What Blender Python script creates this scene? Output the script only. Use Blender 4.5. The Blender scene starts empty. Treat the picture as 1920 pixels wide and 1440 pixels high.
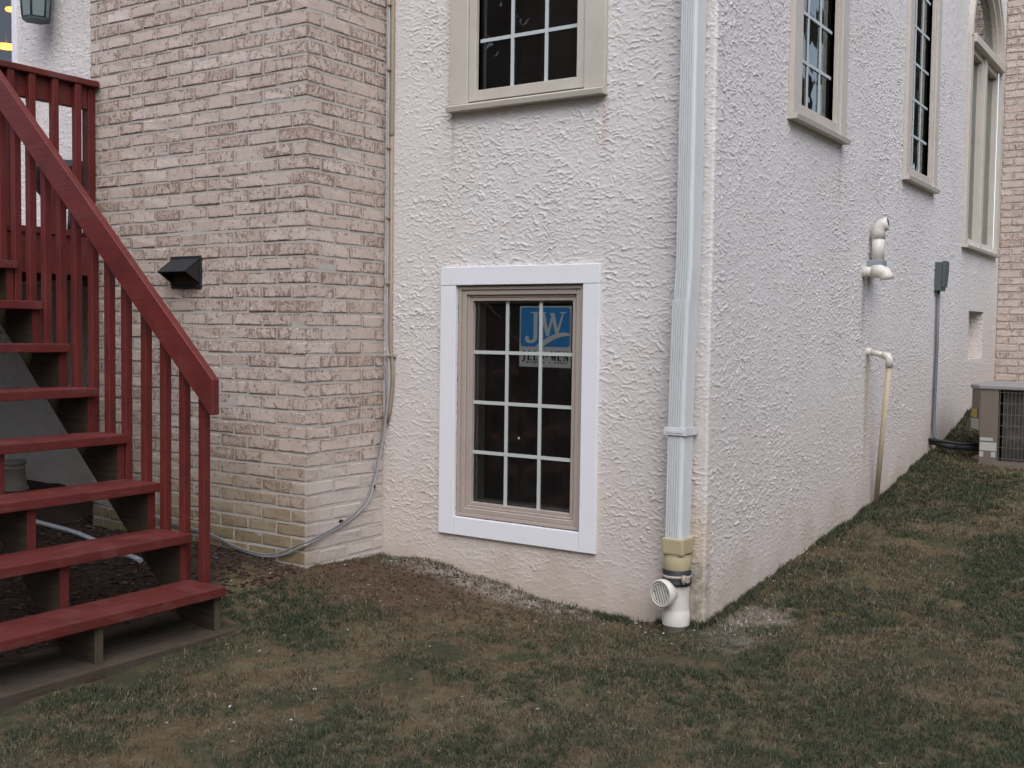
import bpy, bmesh, math, random
import numpy as np
from mathutils import Vector, Matrix, noise as mnoise

R = math.radians
random.seed(7)
rng = np.random.default_rng(11)
scene = bpy.context.scene
COL = scene.collection

# ------------------------------------------------------------------ camera
cam_d = bpy.data.cameras.new('camera')
cam = bpy.data.objects.new('camera', cam_d)
COL.objects.link(cam)
cam_d.sensor_fit = 'HORIZONTAL'
cam_d.sensor_width = 36.0
cam_d.lens = 2042.87 / 1920 * 36.0
cam_d.clip_start = 0.05
cam_d.clip_end = 400
M = Matrix(((0.831243, -0.038187, 0.554596, 1.9107),
            (0.555746, 0.032873, -0.830702, -4.3991),
            (0.013491, 0.99873, 0.048548, 1.281),
            (0, 0, 0, 1)))
cam.matrix_world = M
scene.camera = cam

# ------------------------------------------------------------------ light
SUN_EL, SUN_AZ = 48.0, 146.0      # elevation, compass direction the light comes from (0 = +Y, clockwise)
world = bpy.data.worlds.new('World')
scene.world = world
world.use_nodes = True
wt = world.node_tree
wt.nodes.clear()
sky = wt.nodes.new('ShaderNodeTexSky')
sky.sky_type = 'NISHITA'
sky.sun_disc = False
sky.sun_elevation = R(SUN_EL)
sky.sun_rotation = R(SUN_AZ)
sky.air_density = 1.0
sky.dust_density = 2.0
hs = wt.nodes.new('ShaderNodeHueSaturation')
hs.inputs['Saturation'].default_value = 0.62
hs.inputs['Hue'].default_value = 0.512
bg = wt.nodes.new('ShaderNodeBackground')
bg.inputs['Strength'].default_value = 0.15
wo = wt.nodes.new('ShaderNodeOutputWorld')
wt.links.new(sky.outputs[0], hs.inputs['Color'])
wt.links.new(hs.outputs[0], bg.inputs[0])
wt.links.new(bg.outputs[0], wo.inputs[0])

sun_d = bpy.data.lights.new('sun', 'SUN')
sun_d.energy = 0.75
sun_d.angle = R(70)
sun_d.color = (0.94, 0.96, 1.0)
sun = bpy.data.objects.new('sun', sun_d)
COL.objects.link(sun)
d = Vector((math.sin(R(SUN_AZ)) * math.cos(R(SUN_EL)), math.cos(R(SUN_AZ)) * math.cos(R(SUN_EL)), math.sin(R(SUN_EL))))
sun.rotation_euler = d.to_track_quat('Z', 'Y').to_euler()
sun.location = (0, -6, 8)

scene.view_settings.view_transform = 'Standard'
scene.view_settings.look = 'None'
scene.view_settings.gamma = 1
scene.view_settings.use_curve_mapping = False
scene.view_settings.exposure = 1.02
scene.render.engine = 'CYCLES'
scene.cycles.max_bounces = 8
scene.cycles.transparent_max_bounces = 12
scene.cycles.use_denoising = True

# ------------------------------------------------------------------ node helper
class G:
    def __init__(s, name):
        s.mat = bpy.data.materials.new(name)
        s.mat.use_nodes = True
        s.t = s.mat.node_tree
        s.t.nodes.clear()
        s.out = s.t.nodes.new('ShaderNodeOutputMaterial')
        s._geo = None
        s._tc = None
    def set(s, sock, v):
        if isinstance(v, bpy.types.NodeSocket):
            s.t.links.new(v, sock)
        elif v is not None:
            if isinstance(v, tuple) and len(v) == 3 and sock.type == 'RGBA':
                v = v + (1.0,)
            sock.default_value = v
    def n(s, typ, **kw):
        nd = s.t.nodes.new(typ)
        for k, v in kw.items():
            setattr(nd, k, v)
        return nd
    def pos(s):
        if s._geo is None:
            s._geo = s.n('ShaderNodeNewGeometry')
        return s._geo.outputs['Position']
    def isl(s):
        s.pos()
        return s._geo.outputs['Random Per Island']
    def obj(s):
        if s._tc is None:
            s._tc = s.n('ShaderNodeTexCoord')
        return s._tc.outputs['Object']
    def m(s, op, a, b=None, c=None, clamp=False):
        nd = s.n('ShaderNodeMath', operation=op, use_clamp=clamp)
        s.set(nd.inputs[0], a)
        if b is not None: s.set(nd.inputs[1], b)
        if c is not None: s.set(nd.inputs[2], c)
        return nd.outputs[0]
    def v(s, op, a, b=None):
        nd = s.n('ShaderNodeVectorMath', operation=op)
        s.set(nd.inputs[0], a)
        if b is not None: s.set(nd.inputs[1], b)
        return nd.outputs[0]
    def xyz(s, vec):
        nd = s.n('ShaderNodeSeparateXYZ')
        s.set(nd.inputs[0], vec)
        return nd.outputs
    def comb(s, x, y, z):
        nd = s.n('ShaderNodeCombineXYZ')
        for i, q in enumerate((x, y, z)): s.set(nd.inputs[i], q)
        return nd.outputs[0]
    def noise(s, vec, scale, detail=3, rough=.5, dist=0.0, col=False):
        nd = s.n('ShaderNodeTexNoise')
        s.set(nd.inputs['Vector'], vec)
        nd.inputs['Scale'].default_value = scale
        nd.inputs['Detail'].default_value = detail
        nd.inputs['Roughness'].default_value = rough
        nd.inputs['Distortion'].default_value = dist
        return nd.outputs['Color' if col else 'Fac']
    def vor(s, vec, scale, feature='F1', out='Distance'):
        nd = s.n('ShaderNodeTexVoronoi', feature=feature)
        s.set(nd.inputs['Vector'], vec)
        nd.inputs['Scale'].default_value = scale
        return nd.outputs[out]
    def ss(s, x, lo, hi, a=0.0, b=1.0):
        nd = s.n('ShaderNodeMapRange', interpolation_type='SMOOTHSTEP')
        s.set(nd.inputs[0], x)
        for i, q in enumerate((lo, hi, a, b)): s.set(nd.inputs[i + 1], q)
        return nd.outputs[0]
    def mix(s, f, a, b, blend='MIX'):
        nd = s.n('ShaderNodeMix', data_type='RGBA', blend_type=blend)
        s.set(nd.inputs[0], f)
        s.set(nd.inputs[6], a)
        s.set(nd.inputs[7], b)
        return nd.outputs[2]
    def ramp(s, f, stops, interp='LINEAR'):
        nd = s.n('ShaderNodeValToRGB')
        cr = nd.color_ramp
        cr.interpolation = interp
        while len(cr.elements) < len(stops): cr.elements.new(0.5)
        for e, (p, c) in zip(cr.elements, stops):
            e.position = p
            e.color = tuple(c) + (1,)
        s.set(nd.inputs[0], f)
        return nd.outputs[0]
    def bump(s, h, dist, strength=1.0, normal=None):
        nd = s.n('ShaderNodeBump')
        nd.inputs['Strength'].default_value = strength
        nd.inputs['Distance'].default_value = dist
        s.set(nd.inputs['Height'], h)
        if normal is not None: s.set(nd.inputs['Normal'], normal)
        return nd.outputs[0]
    def pbr(s, col, rough=.6, normal=None, spec=.5, metal=0.0, **kw):
        nd = s.n('ShaderNodeBsdfPrincipled')
        s.set(nd.inputs['Base Color'], col)
        s.set(nd.inputs['Roughness'], rough)
        nd.inputs['Metallic'].default_value = metal
        nd.inputs['Specular IOR Level'].default_value = spec
        if normal is not None: s.set(nd.inputs['Normal'], normal)
        for k, q in kw.items(): s.set(nd.inputs[k], q)
        s.t.links.new(nd.outputs[0], s.out.inputs[0])
        return s.mat

# ------------------------------------------------------------------ materials
def mat_stucco(name='stucco', lips=True):
    g = G(name)
    p = g.pos()
    x, y, z = g.xyz(p)
    warp = g.v('SCALE', g.v('SUBTRACT', g.noise(p, 22, 3, .6, col=True), (.5, .5, .5)))
    warp.node.inputs['Scale'].default_value = .022
    q = g.v('ADD', p, warp)
    # ragged lips of trowelled plaster: thick at the lower edge, thinning upward
    def lip(scale, per, amp, lo, hi, ms, off):
        qq = g.v('ADD', q, off)
        ph = g.m('MULTIPLY_ADD', g.noise(g.v('MULTIPLY', qq, (1.0, 1.0, .8)), scale, 3, .6), amp, g.m('MULTIPLY', z, per))
        fr = g.m('FRACT', ph)
        h = g.m('POWER', g.m('SUBTRACT', 1.0, fr), 2.6)
        h = g.m('MULTIPLY', h, g.ss(fr, 0.0, 0.06))
        mask = g.ss(g.noise(qq, ms, 2, .5), lo, hi)
        return g.m('MULTIPLY', h, mask)
    l1 = lip(21, 26, 2.9, .45, .60, 24, (3.1, 1.7, .4))
    l2 = lip(36, 44, 2.9, .45, .60, 34, (7.3, 2.2, 5.1))
    h = g.m('MULTIPLY_ADD', l2, .6, l1)
    h = g.m('MULTIPLY_ADD', g.noise(q, 45, 4, .65), .28, h)
    # smooth bead at the outside corner
    bead = g.ss(g.m('MAXIMUM', g.m('ABSOLUTE', x), g.m('ABSOLUTE', y)), .03, .06)
    bead = g.m('MULTIPLY_ADD', bead, .35, .65)
    h = g.m('MULTIPLY', h, bead)
    big = g.noise(p, 1.6, 4, .6)
    fine = g.noise(p, 8, 4, .65)
    c = g.mix(g.ss(big, .3, .7), (.645, .615, .60), (.69, .663, .65))
    c = g.mix(g.m('MULTIPLY', g.ss(fine, .5, .75), .25), c, (.60, .53, .48))
    # soil splash plus warm bounced light painted up the lower wall
    zz = g.m('MULTIPLY_ADD', g.noise(p, 3.5, 4, .6), .7, g.m('MULTIPLY', z, -1))
    zz = g.m('MULTIPLY_ADD', g.m('MAXIMUM', y, 0.0), .10, zz)
    low = g.ss(zz, -1.15, .40)
    c = g.mix(g.m('MULTIPLY', low, .72), c, (.565, .48, .42))
    low2 = g.ss(zz, .10, .42)
    c = g.mix(g.m('MULTIPLY', low2, .6), c, (.43, .35, .28))
    # runs under sill ends, next to the downspout; darker bands below the side wall pipes
    def streak(axis, at, w, z0, z1, plane, pat):
        a = g.m('ABSOLUTE', g.m('SUBTRACT', axis, at))
        f = g.ss(g.m('MULTIPLY_ADD', g.noise(p, 30, 2, .6), .02, a), w + .012, .012)
        f = g.m('MULTIPLY', f, g.ss(z, z0, z0 + (z1 - z0) * .6))
        f = g.m('MULTIPLY', f, g.ss(z, z1 + .01, z1))
        f = g.m('MULTIPLY', f, g.ss(g.m('ABSOLUTE', plane), .05, .03))
        return g.m('MULTIPLY', f, g.m('MULTIPLY_ADD', g.noise(p, 18, 3, .6), .9, pat))
    for args, col in (((x, -.535, .022, 1.95, 2.36, y, -.08), (.50, .39, .33)),
                      ((x, -1.40, .020, 2.0, 2.36, y, .05), (.50, .38, .31)),
                      ((y, 2.40, .07, .25, 1.16, x, .15), (.42, .33, .25)),
                      ((y, 2.28, .05, 1.2, 1.63, x, .25), (.40, .35, .30)),
                      ((y, 1.75, .03, 1.9, 2.33, x, .05), (.50, .40, .34))):
        c = g.mix(g.m('MINIMUM', streak(*args), 1.0), c, col)
    # algae on the corner behind the drain fitting
    dx = g.m('MULTIPLY', g.m('ABSOLUTE', g.m('SUBTRACT', x, -.03)), 8.0)
    alg = g.m('MULTIPLY', g.ss(g.m('ADD', dx, g.m('MULTIPLY', g.noise(p, 14, 3, .6), .8)), 1.25, .55), g.ss(z, .34, .24))
    alg = g.m('MULTIPLY', alg, g.ss(y, .09, .03))
    c = g.mix(g.m('MULTIPLY', g.m('MULTIPLY', alg, g.ss(g.noise(p, 22, 4, .65), .30, .62)), .75), c, (.22, .205, .13))
    rust = g.m('MULTIPLY', g.ss(g.m('ADD', dx, g.m('MULTIPLY', g.noise(p, 14, 3, .6), .8)), 1.5, .6), g.m('MULTIPLY', g.m('MULTIPLY', g.ss(z, .60, .40), g.ss(y, .09, .03)), g.ss(z, .22, .34)))
    c = g.mix(g.m('MULTIPLY', rust, .38), c, (.52, .40, .26))
    if not lips:
        h = g.m('ADD', g.m('MULTIPLY', g.noise(p, 55, 4, .65), .5), g.m('MULTIPLY', g.noise(p, 190, 3, .6), .3))
    nrm = g.bump(h, .0085 if lips else .0035)
    return g.pbr(c, .92, nrm, .2)

def mat_brick():
    g = G('tumbled_brick')
    p = g.pos()
    x, y, z = g.xyz(p)
    ri = g.isl()
    uvn = g.n('ShaderNodeUVMap'); uvn.uv_map = 'brick'
    u, w, _ = g.xyz(uvn.outputs[0])
    q = g.v('ADD', p, g.comb(g.m('MULTIPLY', ri, 31.0), g.m('MULTIPLY', ri, 17.0), 0.0))
    edge = g.m('MAXIMUM', g.m('POWER', g.m('ABSOLUTE', u), 8.0), g.m('POWER', g.m('ABSOLUTE', w), 5.0))
    qs = g.v('MULTIPLY', q, (1.0, 1.0, .72))
    n1 = g.noise(qs, 46, 4, .65, 1.0)
    n2 = g.noise(q, 120, 3, .6, .5)
    nn = g.m('ADD', g.m('MULTIPLY', n1, .62), g.m('MULTIPLY', n2, .38))
    nn = g.m('MULTIPLY_ADD', edge, .15, nn)
    thr = g.m('MULTIPLY_ADD', ri, .095, .472)
    worn = g.ss(nn, thr, g.m('ADD', thr, .11))
    rr = g.m('FRACT', g.m('MULTIPLY', ri, 7.31))
    cream = g.ramp(rr, [(0, (.575, .485, .43)), (.35, (.64, .555, .50)), (.7, (.55, .455, .40)), (1, (.69, .61, .56))])
    cream = g.mix(g.m('MULTIPLY', g.noise(q, 12, 3, .6), .5), cream, (.38, .295, .235))
    brown = g.ramp(g.m('FRACT', g.m('MULTIPLY', ri, 3.77)), [(0, (.20, .122, .085)), (.5, (.26, .165, .118)), (1, (.165, .108, .08))])
    c = g.mix(g.m('MULTIPLY', worn, .78), cream, brown)
    # pale mineral wash low on the narrow face of the chimney
    side = g.m('MULTIPLY', g.ss(x, -1.852, -1.842), g.ss(x, -1.80, -1.83))
    zz = g.m('MULTIPLY_ADD', g.noise(p, 7, 4, .6), .35, g.m('MULTIPLY', z, -1.0))
    zz = g.m('MULTIPLY_ADD', y, -.12, zz)
    wash = g.m('MULTIPLY', g.ss(zz, -.52, -.26), side)
    c = g.mix(g.m('MULTIPLY', wash, .92), c, (.56, .50, .455))
    front = g.m('MULTIPLY', g.ss(y, -.45, -.56), g.ss(x, -1.83, -1.845))
    damp = g.m('MULTIPLY', g.ss(zz, -.75, .05), front)
    c = g.mix(g.m('MULTIPLY', damp, .55), c, (.30, .215, .115))
    moss = g.m('MULTIPLY', g.ss(zz, -.22, .08), front)
    c = g.mix(g.m('MULTIPLY', moss, .6), c, (.17, .14, .055))
    # soil splash low on the rear wing
    rear = g.m('MULTIPLY', g.ss(y, 5.0, 6.0), g.ss(zz, -1.35, -.95))
    c = g.mix(g.m('MULTIPLY', rear, .45), c, (.30, .19, .12))
    h = g.m('ADD', g.m('MULTIPLY', g.noise(q, 45, 4, .65), .7), g.m('MULTIPLY', worn, -.45))
    return g.pbr(c, .93, g.bump(h, .0035), .2)

def mat_mortar():
    g = G('mortar')
    p = g.pos()
    x, y, z = g.xyz(p)
    c = g.mix(g.noise(p, 18, 4, .6), (.40, .37, .335), (.54, .505, .465))
    side = g.m('MULTIPLY', g.ss(x, -1.875, -1.852), g.ss(x, -1.80, -1.83))
    zz = g.m('MULTIPLY_ADD', g.noise(p, 7, 4, .6), .35, g.m('MULTIPLY', z, -1.0))
    c = g.mix(g.m('MULTIPLY', g.m('MULTIPLY', g.ss(zz, -.52, -.26), side), .75), c, (.52, .47, .43))
    return g.pbr(c, .95, g.bump(g.noise(p, 120, 3, .6), .002), .1)

def mat_paint(name, col, rough=.5, dirt=.12, dcol=(.3, .26, .22), scale=6.0, bumpd=.0006, spec=.4):
    g = G(name)
    o = g.pos()
    n1 = g.noise(o, scale, 5, .65)
    c = g.mix(g.m('MULTIPLY', g.ss(n1, .42, .75), dirt), col, dcol)
    c = g.mix(g.m('MULTIPLY', g.noise(o, scale * 9, 3, .6), dirt * .5), c, dcol)
    rg = g.m('MULTIPLY_ADD', g.noise(o, scale * 3, 3, .6), .2, rough - .1)
    return g.pbr(c, rg, g.bump(g.noise(o, 90, 3, .6), bumpd), spec)

def mat_wood(name, col, col2, dark, rough=.62, axis=1, spec=.35, wear=None, wearamt=.35):
    g = G(name)
    o = g.pos()
    sc = [26.0, 26.0, 26.0]
    sc[axis] = 1.6
    s = g.v('MULTIPLY', g.v('ADD', o, g.comb(g.m('MULTIPLY', g.isl(), 9.0), g.m('MULTIPLY', g.isl(), 5.0), 0.0)), tuple(sc))
    gr = g.noise(s, 2.2, 5, .6, .6)
    c = g.mix(g.ss(gr, .36, .64), col, col2)
    c = g.mix(g.m('MULTIPLY', g.ss(g.noise(s, 5.5, 4, .7, .4), .56, .68), .45), c, dark)
    c = g.mix(g.m('MULTIPLY', g.ss(g.noise(o, 5, 4, .6), .45, .75), .6), c, dark)
    if wear is not None:
        n2 = g.m('ADD', g.m('MULTIPLY', g.noise(o, 6, 5, .7), .7), g.m('MULTIPLY', gr, .4))
        c = g.mix(g.m('MULTIPLY', g.ss(n2, .52, .72), wearamt), c, wear)
    return g.pbr(c, g.m('MULTIPLY_ADD', gr, .25, rough - .12), g.bump(gr, .0012), spec)

def mat_glass(refl=1.0):
    g = G('window_glass')
    fr = g.n('ShaderNodeFresnel')
    fr.inputs['IOR'].default_value = 1.52
    wob = g.bump(g.noise(g.pos(), 5, 2, .5), .0016)
    f = g.m('MULTIPLY', fr.outputs[0], 1.25, clamp=True)
    tr = g.n('ShaderNodeBsdfTransparent')
    tr.inputs[0].default_value = (.98, .99, .98, 1)
    gl = g.n('ShaderNodeBsdfGlossy')
    gl.inputs['Roughness'].default_value = .01
    gl.inputs[0].default_value = (.9, .95, .93, 1)
    g.t.links.new(wob, gl.inputs['Normal'])
    mx = g.n('ShaderNodeMixShader')
    g.t.links.new(f, mx.inputs[0])
    g.t.links.new(tr.outputs[0], mx.inputs[1])
    g.t.links.new(gl.outputs[0], mx.inputs[2])
    du = g.n('ShaderNodeBsdfDiffuse')          # thin dusty veil, haze mixed in to lift the dark panes
    du.inputs[0].default_value = (.34, .31, .29, 1)
    m2 = g.n('ShaderNodeMixShader')
    g.t.links.new(g.m('MULTIPLY_ADD', g.noise(g.pos(), 6, 4, .6), .035, .004), m2.inputs[0])
    g.t.links.new(mx.outputs[0], m2.inputs[1])
    g.t.links.new(du.outputs[0], m2.inputs[2])
    g.t.links.new(m2.outputs[0], g.out.inputs[0])
    return g.mat

def mat_emit(name, col, st):
    g = G(name)
    e = g.n('ShaderNodeEmission')
    e.inputs[0].default_value = col + (1,)
    e.inputs[1].default_value = st
    g.t.links.new(e.outputs[0], g.out.inputs[0])
    return g.mat

def mat_ground():
    g = G('thin_winter_lawn')
    p = g.pos()
    x, y, z = g.xyz(p)
    n1 = g.noise(p, 1.7, 5, .62)
    n2 = g.noise(p, 7.0, 5, .65)
    n3 = g.noise(p, 38, 4, .7)
    straw = g.mix(n3, (.072, .058, .033), (.205, .165, .102))
    soil = g.mix(n3, (.052, .038, .021), (.165, .119, .068))
    green = g.mix(n3, (.015, .022, .011), (.050, .060, .032))
    c = g.mix(g.ss(n2, .40, .60), soil, straw)
    gm = g.m('ADD', g.m('MULTIPLY', n1, .6), g.m('MULTIPLY', n2, .4))
    c = g.mix(g.m('MULTIPLY', g.ss(gm, .46, .58), .8), c, green)
    # reddish bare soil in the angle between chimney and wall
    dx = g.m('MULTIPLY', g.m('SUBTRACT', x, -1.55), .95)
    dy = g.m('MULTIPLY', g.m('SUBTRACT', y, -.45), 1.5)
    rr = g.m('SQRT', g.m('ADD', g.m('MULTIPLY', dx, dx), g.m('MULTIPLY', dy, dy)))
    rr = g.m('MULTIPLY_ADD', g.noise(p, 5, 4, .6), .7, rr)
    bare = g.ss(rr, 1.05, .65)
    red = g.mix(n3, (.050, .030, .021), (.160, .098, .068))
    c = g.mix(g.m('MULTIPLY', bare, .75), c, red)
    # mulch bed by the stairs
    e = g.m('MULTIPLY_ADD', g.noise(p, 6, 3, .6), .35, g.m('MULTIPLY_ADD', y, .35, x))
    mulch = g.m('MULTIPLY', g.ss(e, -2.15, -2.30), g.ss(y, 0.2, 0.0))
    mcol = g.mix(g.noise(p, 55, 4, .7), (.020, .014, .011), (.090, .062, .050))
    c = g.mix(mulch, c, mcol)
    # pale plaster dust beside the corner
    ex = g.m('SUBTRACT', x, .17); ey = g.m('SUBTRACT', y, .10)
    er = g.m('SQRT', g.m('ADD', g.m('MULTIPLY', ex, ex), g.m('MULTIPLY', g.m('MULTIPLY', ey, ey), .25)))
    dust = g.ss(g.m('MULTIPLY_ADD', g.noise(p, 17, 4, .65), .32, er), .37, .24)
    fy = g.m('SUBTRACT', y, -.07); fx = g.m('SUBTRACT', x, -1.10)
    fr = g.m('SQRT', g.m('ADD', g.m('MULTIPLY', g.m('MULTIPLY', fx, fx), .06), g.m('MULTIPLY', fy, fy)))
    dust2 = g.ss(g.m('MULTIPLY_ADD', g.noise(p, 15, 4, .65), .22, fr), .30, .18)
    c = g.mix(g.m('MULTIPLY', g.m('MAXIMUM', g.m('MULTIPLY', dust, .7), g.m('MULTIPLY', dust2, 1.25)), .68), c, (.30, .262, .228))
    h = g.m('ADD', g.m('MULTIPLY', g.noise(p, 24, 5, .7), .8), g.m('MULTIPLY', n3, .6))
    return g.pbr(c, .97, g.bump(h, .02), .1)

def mat_islands(name, stops, rough=.9, spec=.1, var=.3):
    g = G(name)
    c = g.ramp(g.isl(), stops)
    c = g.mix(g.m('MULTIPLY', g.noise(g.pos(), 40, 2, .5), var), c, (.04, .035, .028))
    return g.pbr(c, rough, None, spec)

STUCCO = mat_stucco()
STUCCO_F = mat_stucco('trowelled_stucco', False)
BRICK = mat_brick()
MORTAR = mat_mortar()
TAN = mat_paint('tan_clad_trim', (.545, .505, .445), .5, .18, (.24, .20, .16))
TAN2 = mat_paint('taupe_vinyl_frame', (.42, .355, .315), .42, .14, (.18, .145, .12))
WHITE = mat_paint('white_primed_board', (.80, .805, .85), .55, .07, (.45, .43, .42), 9)
LINER = mat_paint('pale_jamb_liner', (.36, .40, .40), .45, .2)
GRILLE = mat_paint('pale_grille_bar', (.49, .53, .505), .4, .05)
GRILLEW = mat_paint('white_grille_bar', (.50, .55, .57), .4, .05)
ALU = mat_paint('white_aluminium', (.64, .665, .675), .35, .16, (.36, .37, .35), 4, .0003, .5)
PVC = mat_paint('white_plastic_pipe', (.66, .63, .58), .38, .18, (.44, .37, .27), 14, .0002, .5)
PVCY = mat_paint('yellowed_plastic', (.45, .385, .245), .45, .3, (.32, .26, .14), 18, .0003, .45)
PVCT = mat_paint('weathered_plastic_pipe', (.50, .42, .30), .5, .3, (.33, .25, .17), 10, .0002, .4)
RUBBER = mat_paint('black_rubber', (.022, .025, .030), .55, .25, (.06, .06, .06), 30, .0004, .4)
STEEL = mat_paint('galvanised_steel', (.42, .38, .33), .35, .4, (.22, .15, .10), 40, .0002, .6)
BLACK = mat_paint('black_painted_metal', (.016, .017, .020), .5, .2, (.05, .05, .05), 20, .0003, .4)
DARKIN = mat_paint('dark_room', (.085, .070, .062), .9, .4, (.12, .10, .085), 2.5)
GREENBOX = mat_paint('grey_green_enamel', (.085, .115, .115), .45, .25, (.05, .06, .06), 10)
CONDUIT = mat_paint('grey_conduit', (.13, .15, .17), .5, .2, (.08, .08, .08), 10)
GREYBOX = mat_paint('blue_grey_plastic', (.26, .29, .33), .5, .1)
RED = mat_wood('red_stained_wood', (.130, .0195, .0150), (.098, .0145, .0115), (.062, .011, .009), .56, 1, .45, (.22, .090, .085), .40)
REDV = mat_wood('red_stained_upright', (.134, .0180, .0140), (.105, .0140, .0112), (.065, .010, .009), .62, 2, .35, (.18, .065, .055), .2)
REDR = mat_wood('red_stained_rail', (.145, .0200, .0158), (.116, .0158, .0128), (.072, .011, .010), .58, 0, .4, (.21, .08, .07), .22)
RAWWOOD = mat_wood('weathered_timber', (.105, .085, .058), (.075, .062, .042), (.05, .05, .035), .85, 2, .1)
SHADEWOOD = mat_wood('shade_darkened_wood', (.060, .042, .030), (.042, .030, .022), (.03, .022, .016), .85, 0, .1)  # unpainted wood, colour darkened for the shade under stairs and deck
GREYWOOD = mat_wood('grey_ground_timber', (.085, .066, .050), (.060, .045, .033), (.05, .037, .026), .9, 1, .1, (.15, .13, .11), .35)
ACTAN = mat_paint('taupe_enamel', (.165, .137, .115), .45, .15, (.14, .11, .09), 8)
ACTOP = mat_paint('pale_taupe_enamel', (.27, .26, .255), .45, .15, (.2, .18, .16), 8)
WIRE = mat_paint('taupe_wire', (.115, .10, .09), .5, .2)
YELLOW = mat_paint('yellow_label', (.42, .33, .03), .5, .15)
PAPER = mat_paint('pale_paper_label', (.42, .42, .39), .6, .08)
STICKW = mat_paint('white_card', (.95, .96, .94), .6, .03)
STICKB = mat_paint('blue_print', (.035, .42, .88), .55, .03, (.05, .2, .4))
INK = mat_paint('dark_ink', (.04, .045, .06), .7, .02)
CABLEG = mat_paint('grey_cable_jacket', (.42, .42, .43), .5, .35, (.24, .23, .22), 20)
CABLET = mat_paint('tan_cable_jacket', (.33, .26, .185), .55, .3, (.22, .18, .13), 12)
CABLED = mat_paint('dark_cable_jacket', (.20, .20, .205), .5, .2)
LANTG = mat_paint('frosted_lantern_glass', (.20, .25, .26), .2, .15, (.3, .34, .34), 12, .0002, .6)
POT = mat_paint('pale_grey_plaster', (.36, .34, .29), .8, .3)
GLASS = mat_glass()
GROUND = mat_ground()

# ------------------------------------------------------------------ mesh helpers
class MB:
    """collects shapes; build() links them as one mesh object"""
    def __init__(s):
        s.bm = bmesh.new()
        s.mi = 0
    def face(s, pts, mi=None):
        vs = [s.bm.verts.new(p) for p in pts]
        f = s.bm.faces.new(vs)
        f.material_index = s.mi if mi is None else mi
        return f
    def box(s, x0, x1, y0, y1, z0, z1, bev=0.0, rot=None, seg=1):
        if x1 < x0: x0, x1 = x1, x0
        if y1 < y0: y0, y1 = y1, y0
        if z1 < z0: z0, z1 = z1, z0
        r = bmesh.ops.create_cube(s.bm, size=1.0)
        vs = r['verts']
        for v in vs:
            v.co = Vector((x0 + (v.co.x + .5) * (x1 - x0), y0 + (v.co.y + .5) * (y1 - y0), z0 + (v.co.z + .5) * (z1 - z0)))
        if rot is not None:
            c = Vector(((x0 + x1) / 2, (y0 + y1) / 2, (z0 + z1) / 2))
            for v in vs: v.co = c + rot @ (v.co - c)
        fs = {f for v in vs for f in v.link_faces}
        for f in fs: f.material_index = s.mi
        if bev:
            es = {e for v in vs for e in v.link_edges}
            bmesh.ops.bevel(s.bm, geom=list(es), offset=bev, segments=seg, affect='EDGES', profile=.6)
        return s
    def prism(s, poly, axis, a, b, bev=0.0):
        """poly: 2D outline, extruded along axis (0 x,1 y,2 z) from a to b"""
        def P(u, w, t):
            return {0: (t, u, w), 1: (u, t, w), 2: (u, w, t)}[axis]
        A = [s.bm.verts.new(P(u, w, a)) for u, w in poly]
        B = [s.bm.verts.new(P(u, w, b)) for u, w in poly]
        n = len(poly)
        fs = [s.bm.faces.new(A), s.bm.faces.new(B[::-1])]
        for i in range(n):
            fs.append(s.bm.faces.new((A[i], B[i], B[(i + 1) % n], A[(i + 1) % n])))
        for f in fs: f.material_index = s.mi
        bmesh.ops.recalc_face_normals(s.bm, faces=fs)
        if bev:
            bmesh.ops.bevel(s.bm, geom=list({e for f in fs for e in f.edges}), offset=bev, segments=1, affect='EDGES')
        return s
    def tube(s, pts, r, seg=12, cap=True, hollow=0.0):
        pts = [Vector(p) for p in pts]
        rs = r if isinstance(r, (list, tuple)) else [r] * len(pts)
        rings = []
        up = None
        for i, p in enumerate(pts):
            if i == 0: t = pts[1] - p
            elif i == len(pts) - 1: t = p - pts[-2]
            else: t = (pts[i + 1] - p).normalized() + (p - pts[i - 1]).normalized()
            t.normalize()
            if up is None:
                up = t.orthogonal().normalized()
            else:
                up = (up - t * up.dot(t))
                if up.length < 1e-5: up = t.orthogonal()
                up.normalize()
            sd = t.cross(up)
            rings.append([s.bm.verts.new(p + (up * math.cos(k * 2 * math.pi / seg) + sd * math.sin(k * 2 * math.pi / seg)) * rs[i]) for k in range(seg)])
        fs = []
        for a, b in zip(rings, rings[1:]):
            for k in range(seg):
                fs.append(s.bm.faces.new((a[k], a[(k + 1) % seg], b[(k + 1) % seg], b[k])))
        if cap:
            fs.append(s.bm.faces.new(rings[0][::-1]))
            fs.append(s.bm.faces.new(rings[-1]))
        for f in fs:
            f.material_index = s.mi
            f.smooth = len(f.verts) == 4
        return s
    def lathe(s, prof, c, axis=Vector((0, 0, 1)), seg=28):
        """prof: (radius, height) pairs along axis from c"""
        axis = Vector(axis).normalized()
        up = axis.orthogonal().normalized()
        sd = axis.cross(up)
        c = Vector(c)
        rings = [[s.bm.verts.new(c + axis * h + (up * math.cos(k * 2 * math.pi / seg) + sd * math.sin(k * 2 * math.pi / seg)) * max(r, 1e-4)) for k in range(seg)] for r, h in prof]
        for a, b in zip(rings, rings[1:]):
            for k in range(seg):
                f = s.bm.faces.new((a[k], a[(k + 1) % seg], b[(k + 1) % seg], b[k]))
                f.material_index = s.mi
                f.smooth = True
        return s
    def build(s, name, mats, parent=None, label=None, smooth_angle=None):
        me = bpy.data.meshes.new(name)
        s.bm.to_mesh(me)
        s.bm.free()
        for m_ in (mats if isinstance(mats, (list, tuple)) else [mats]):
            me.materials.append(m_)
        o = bpy.data.objects.new(name, me)
        COL.objects.link(o)
        if parent is not None: o.parent = parent
        if label: o['label'] = label
        return o

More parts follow.
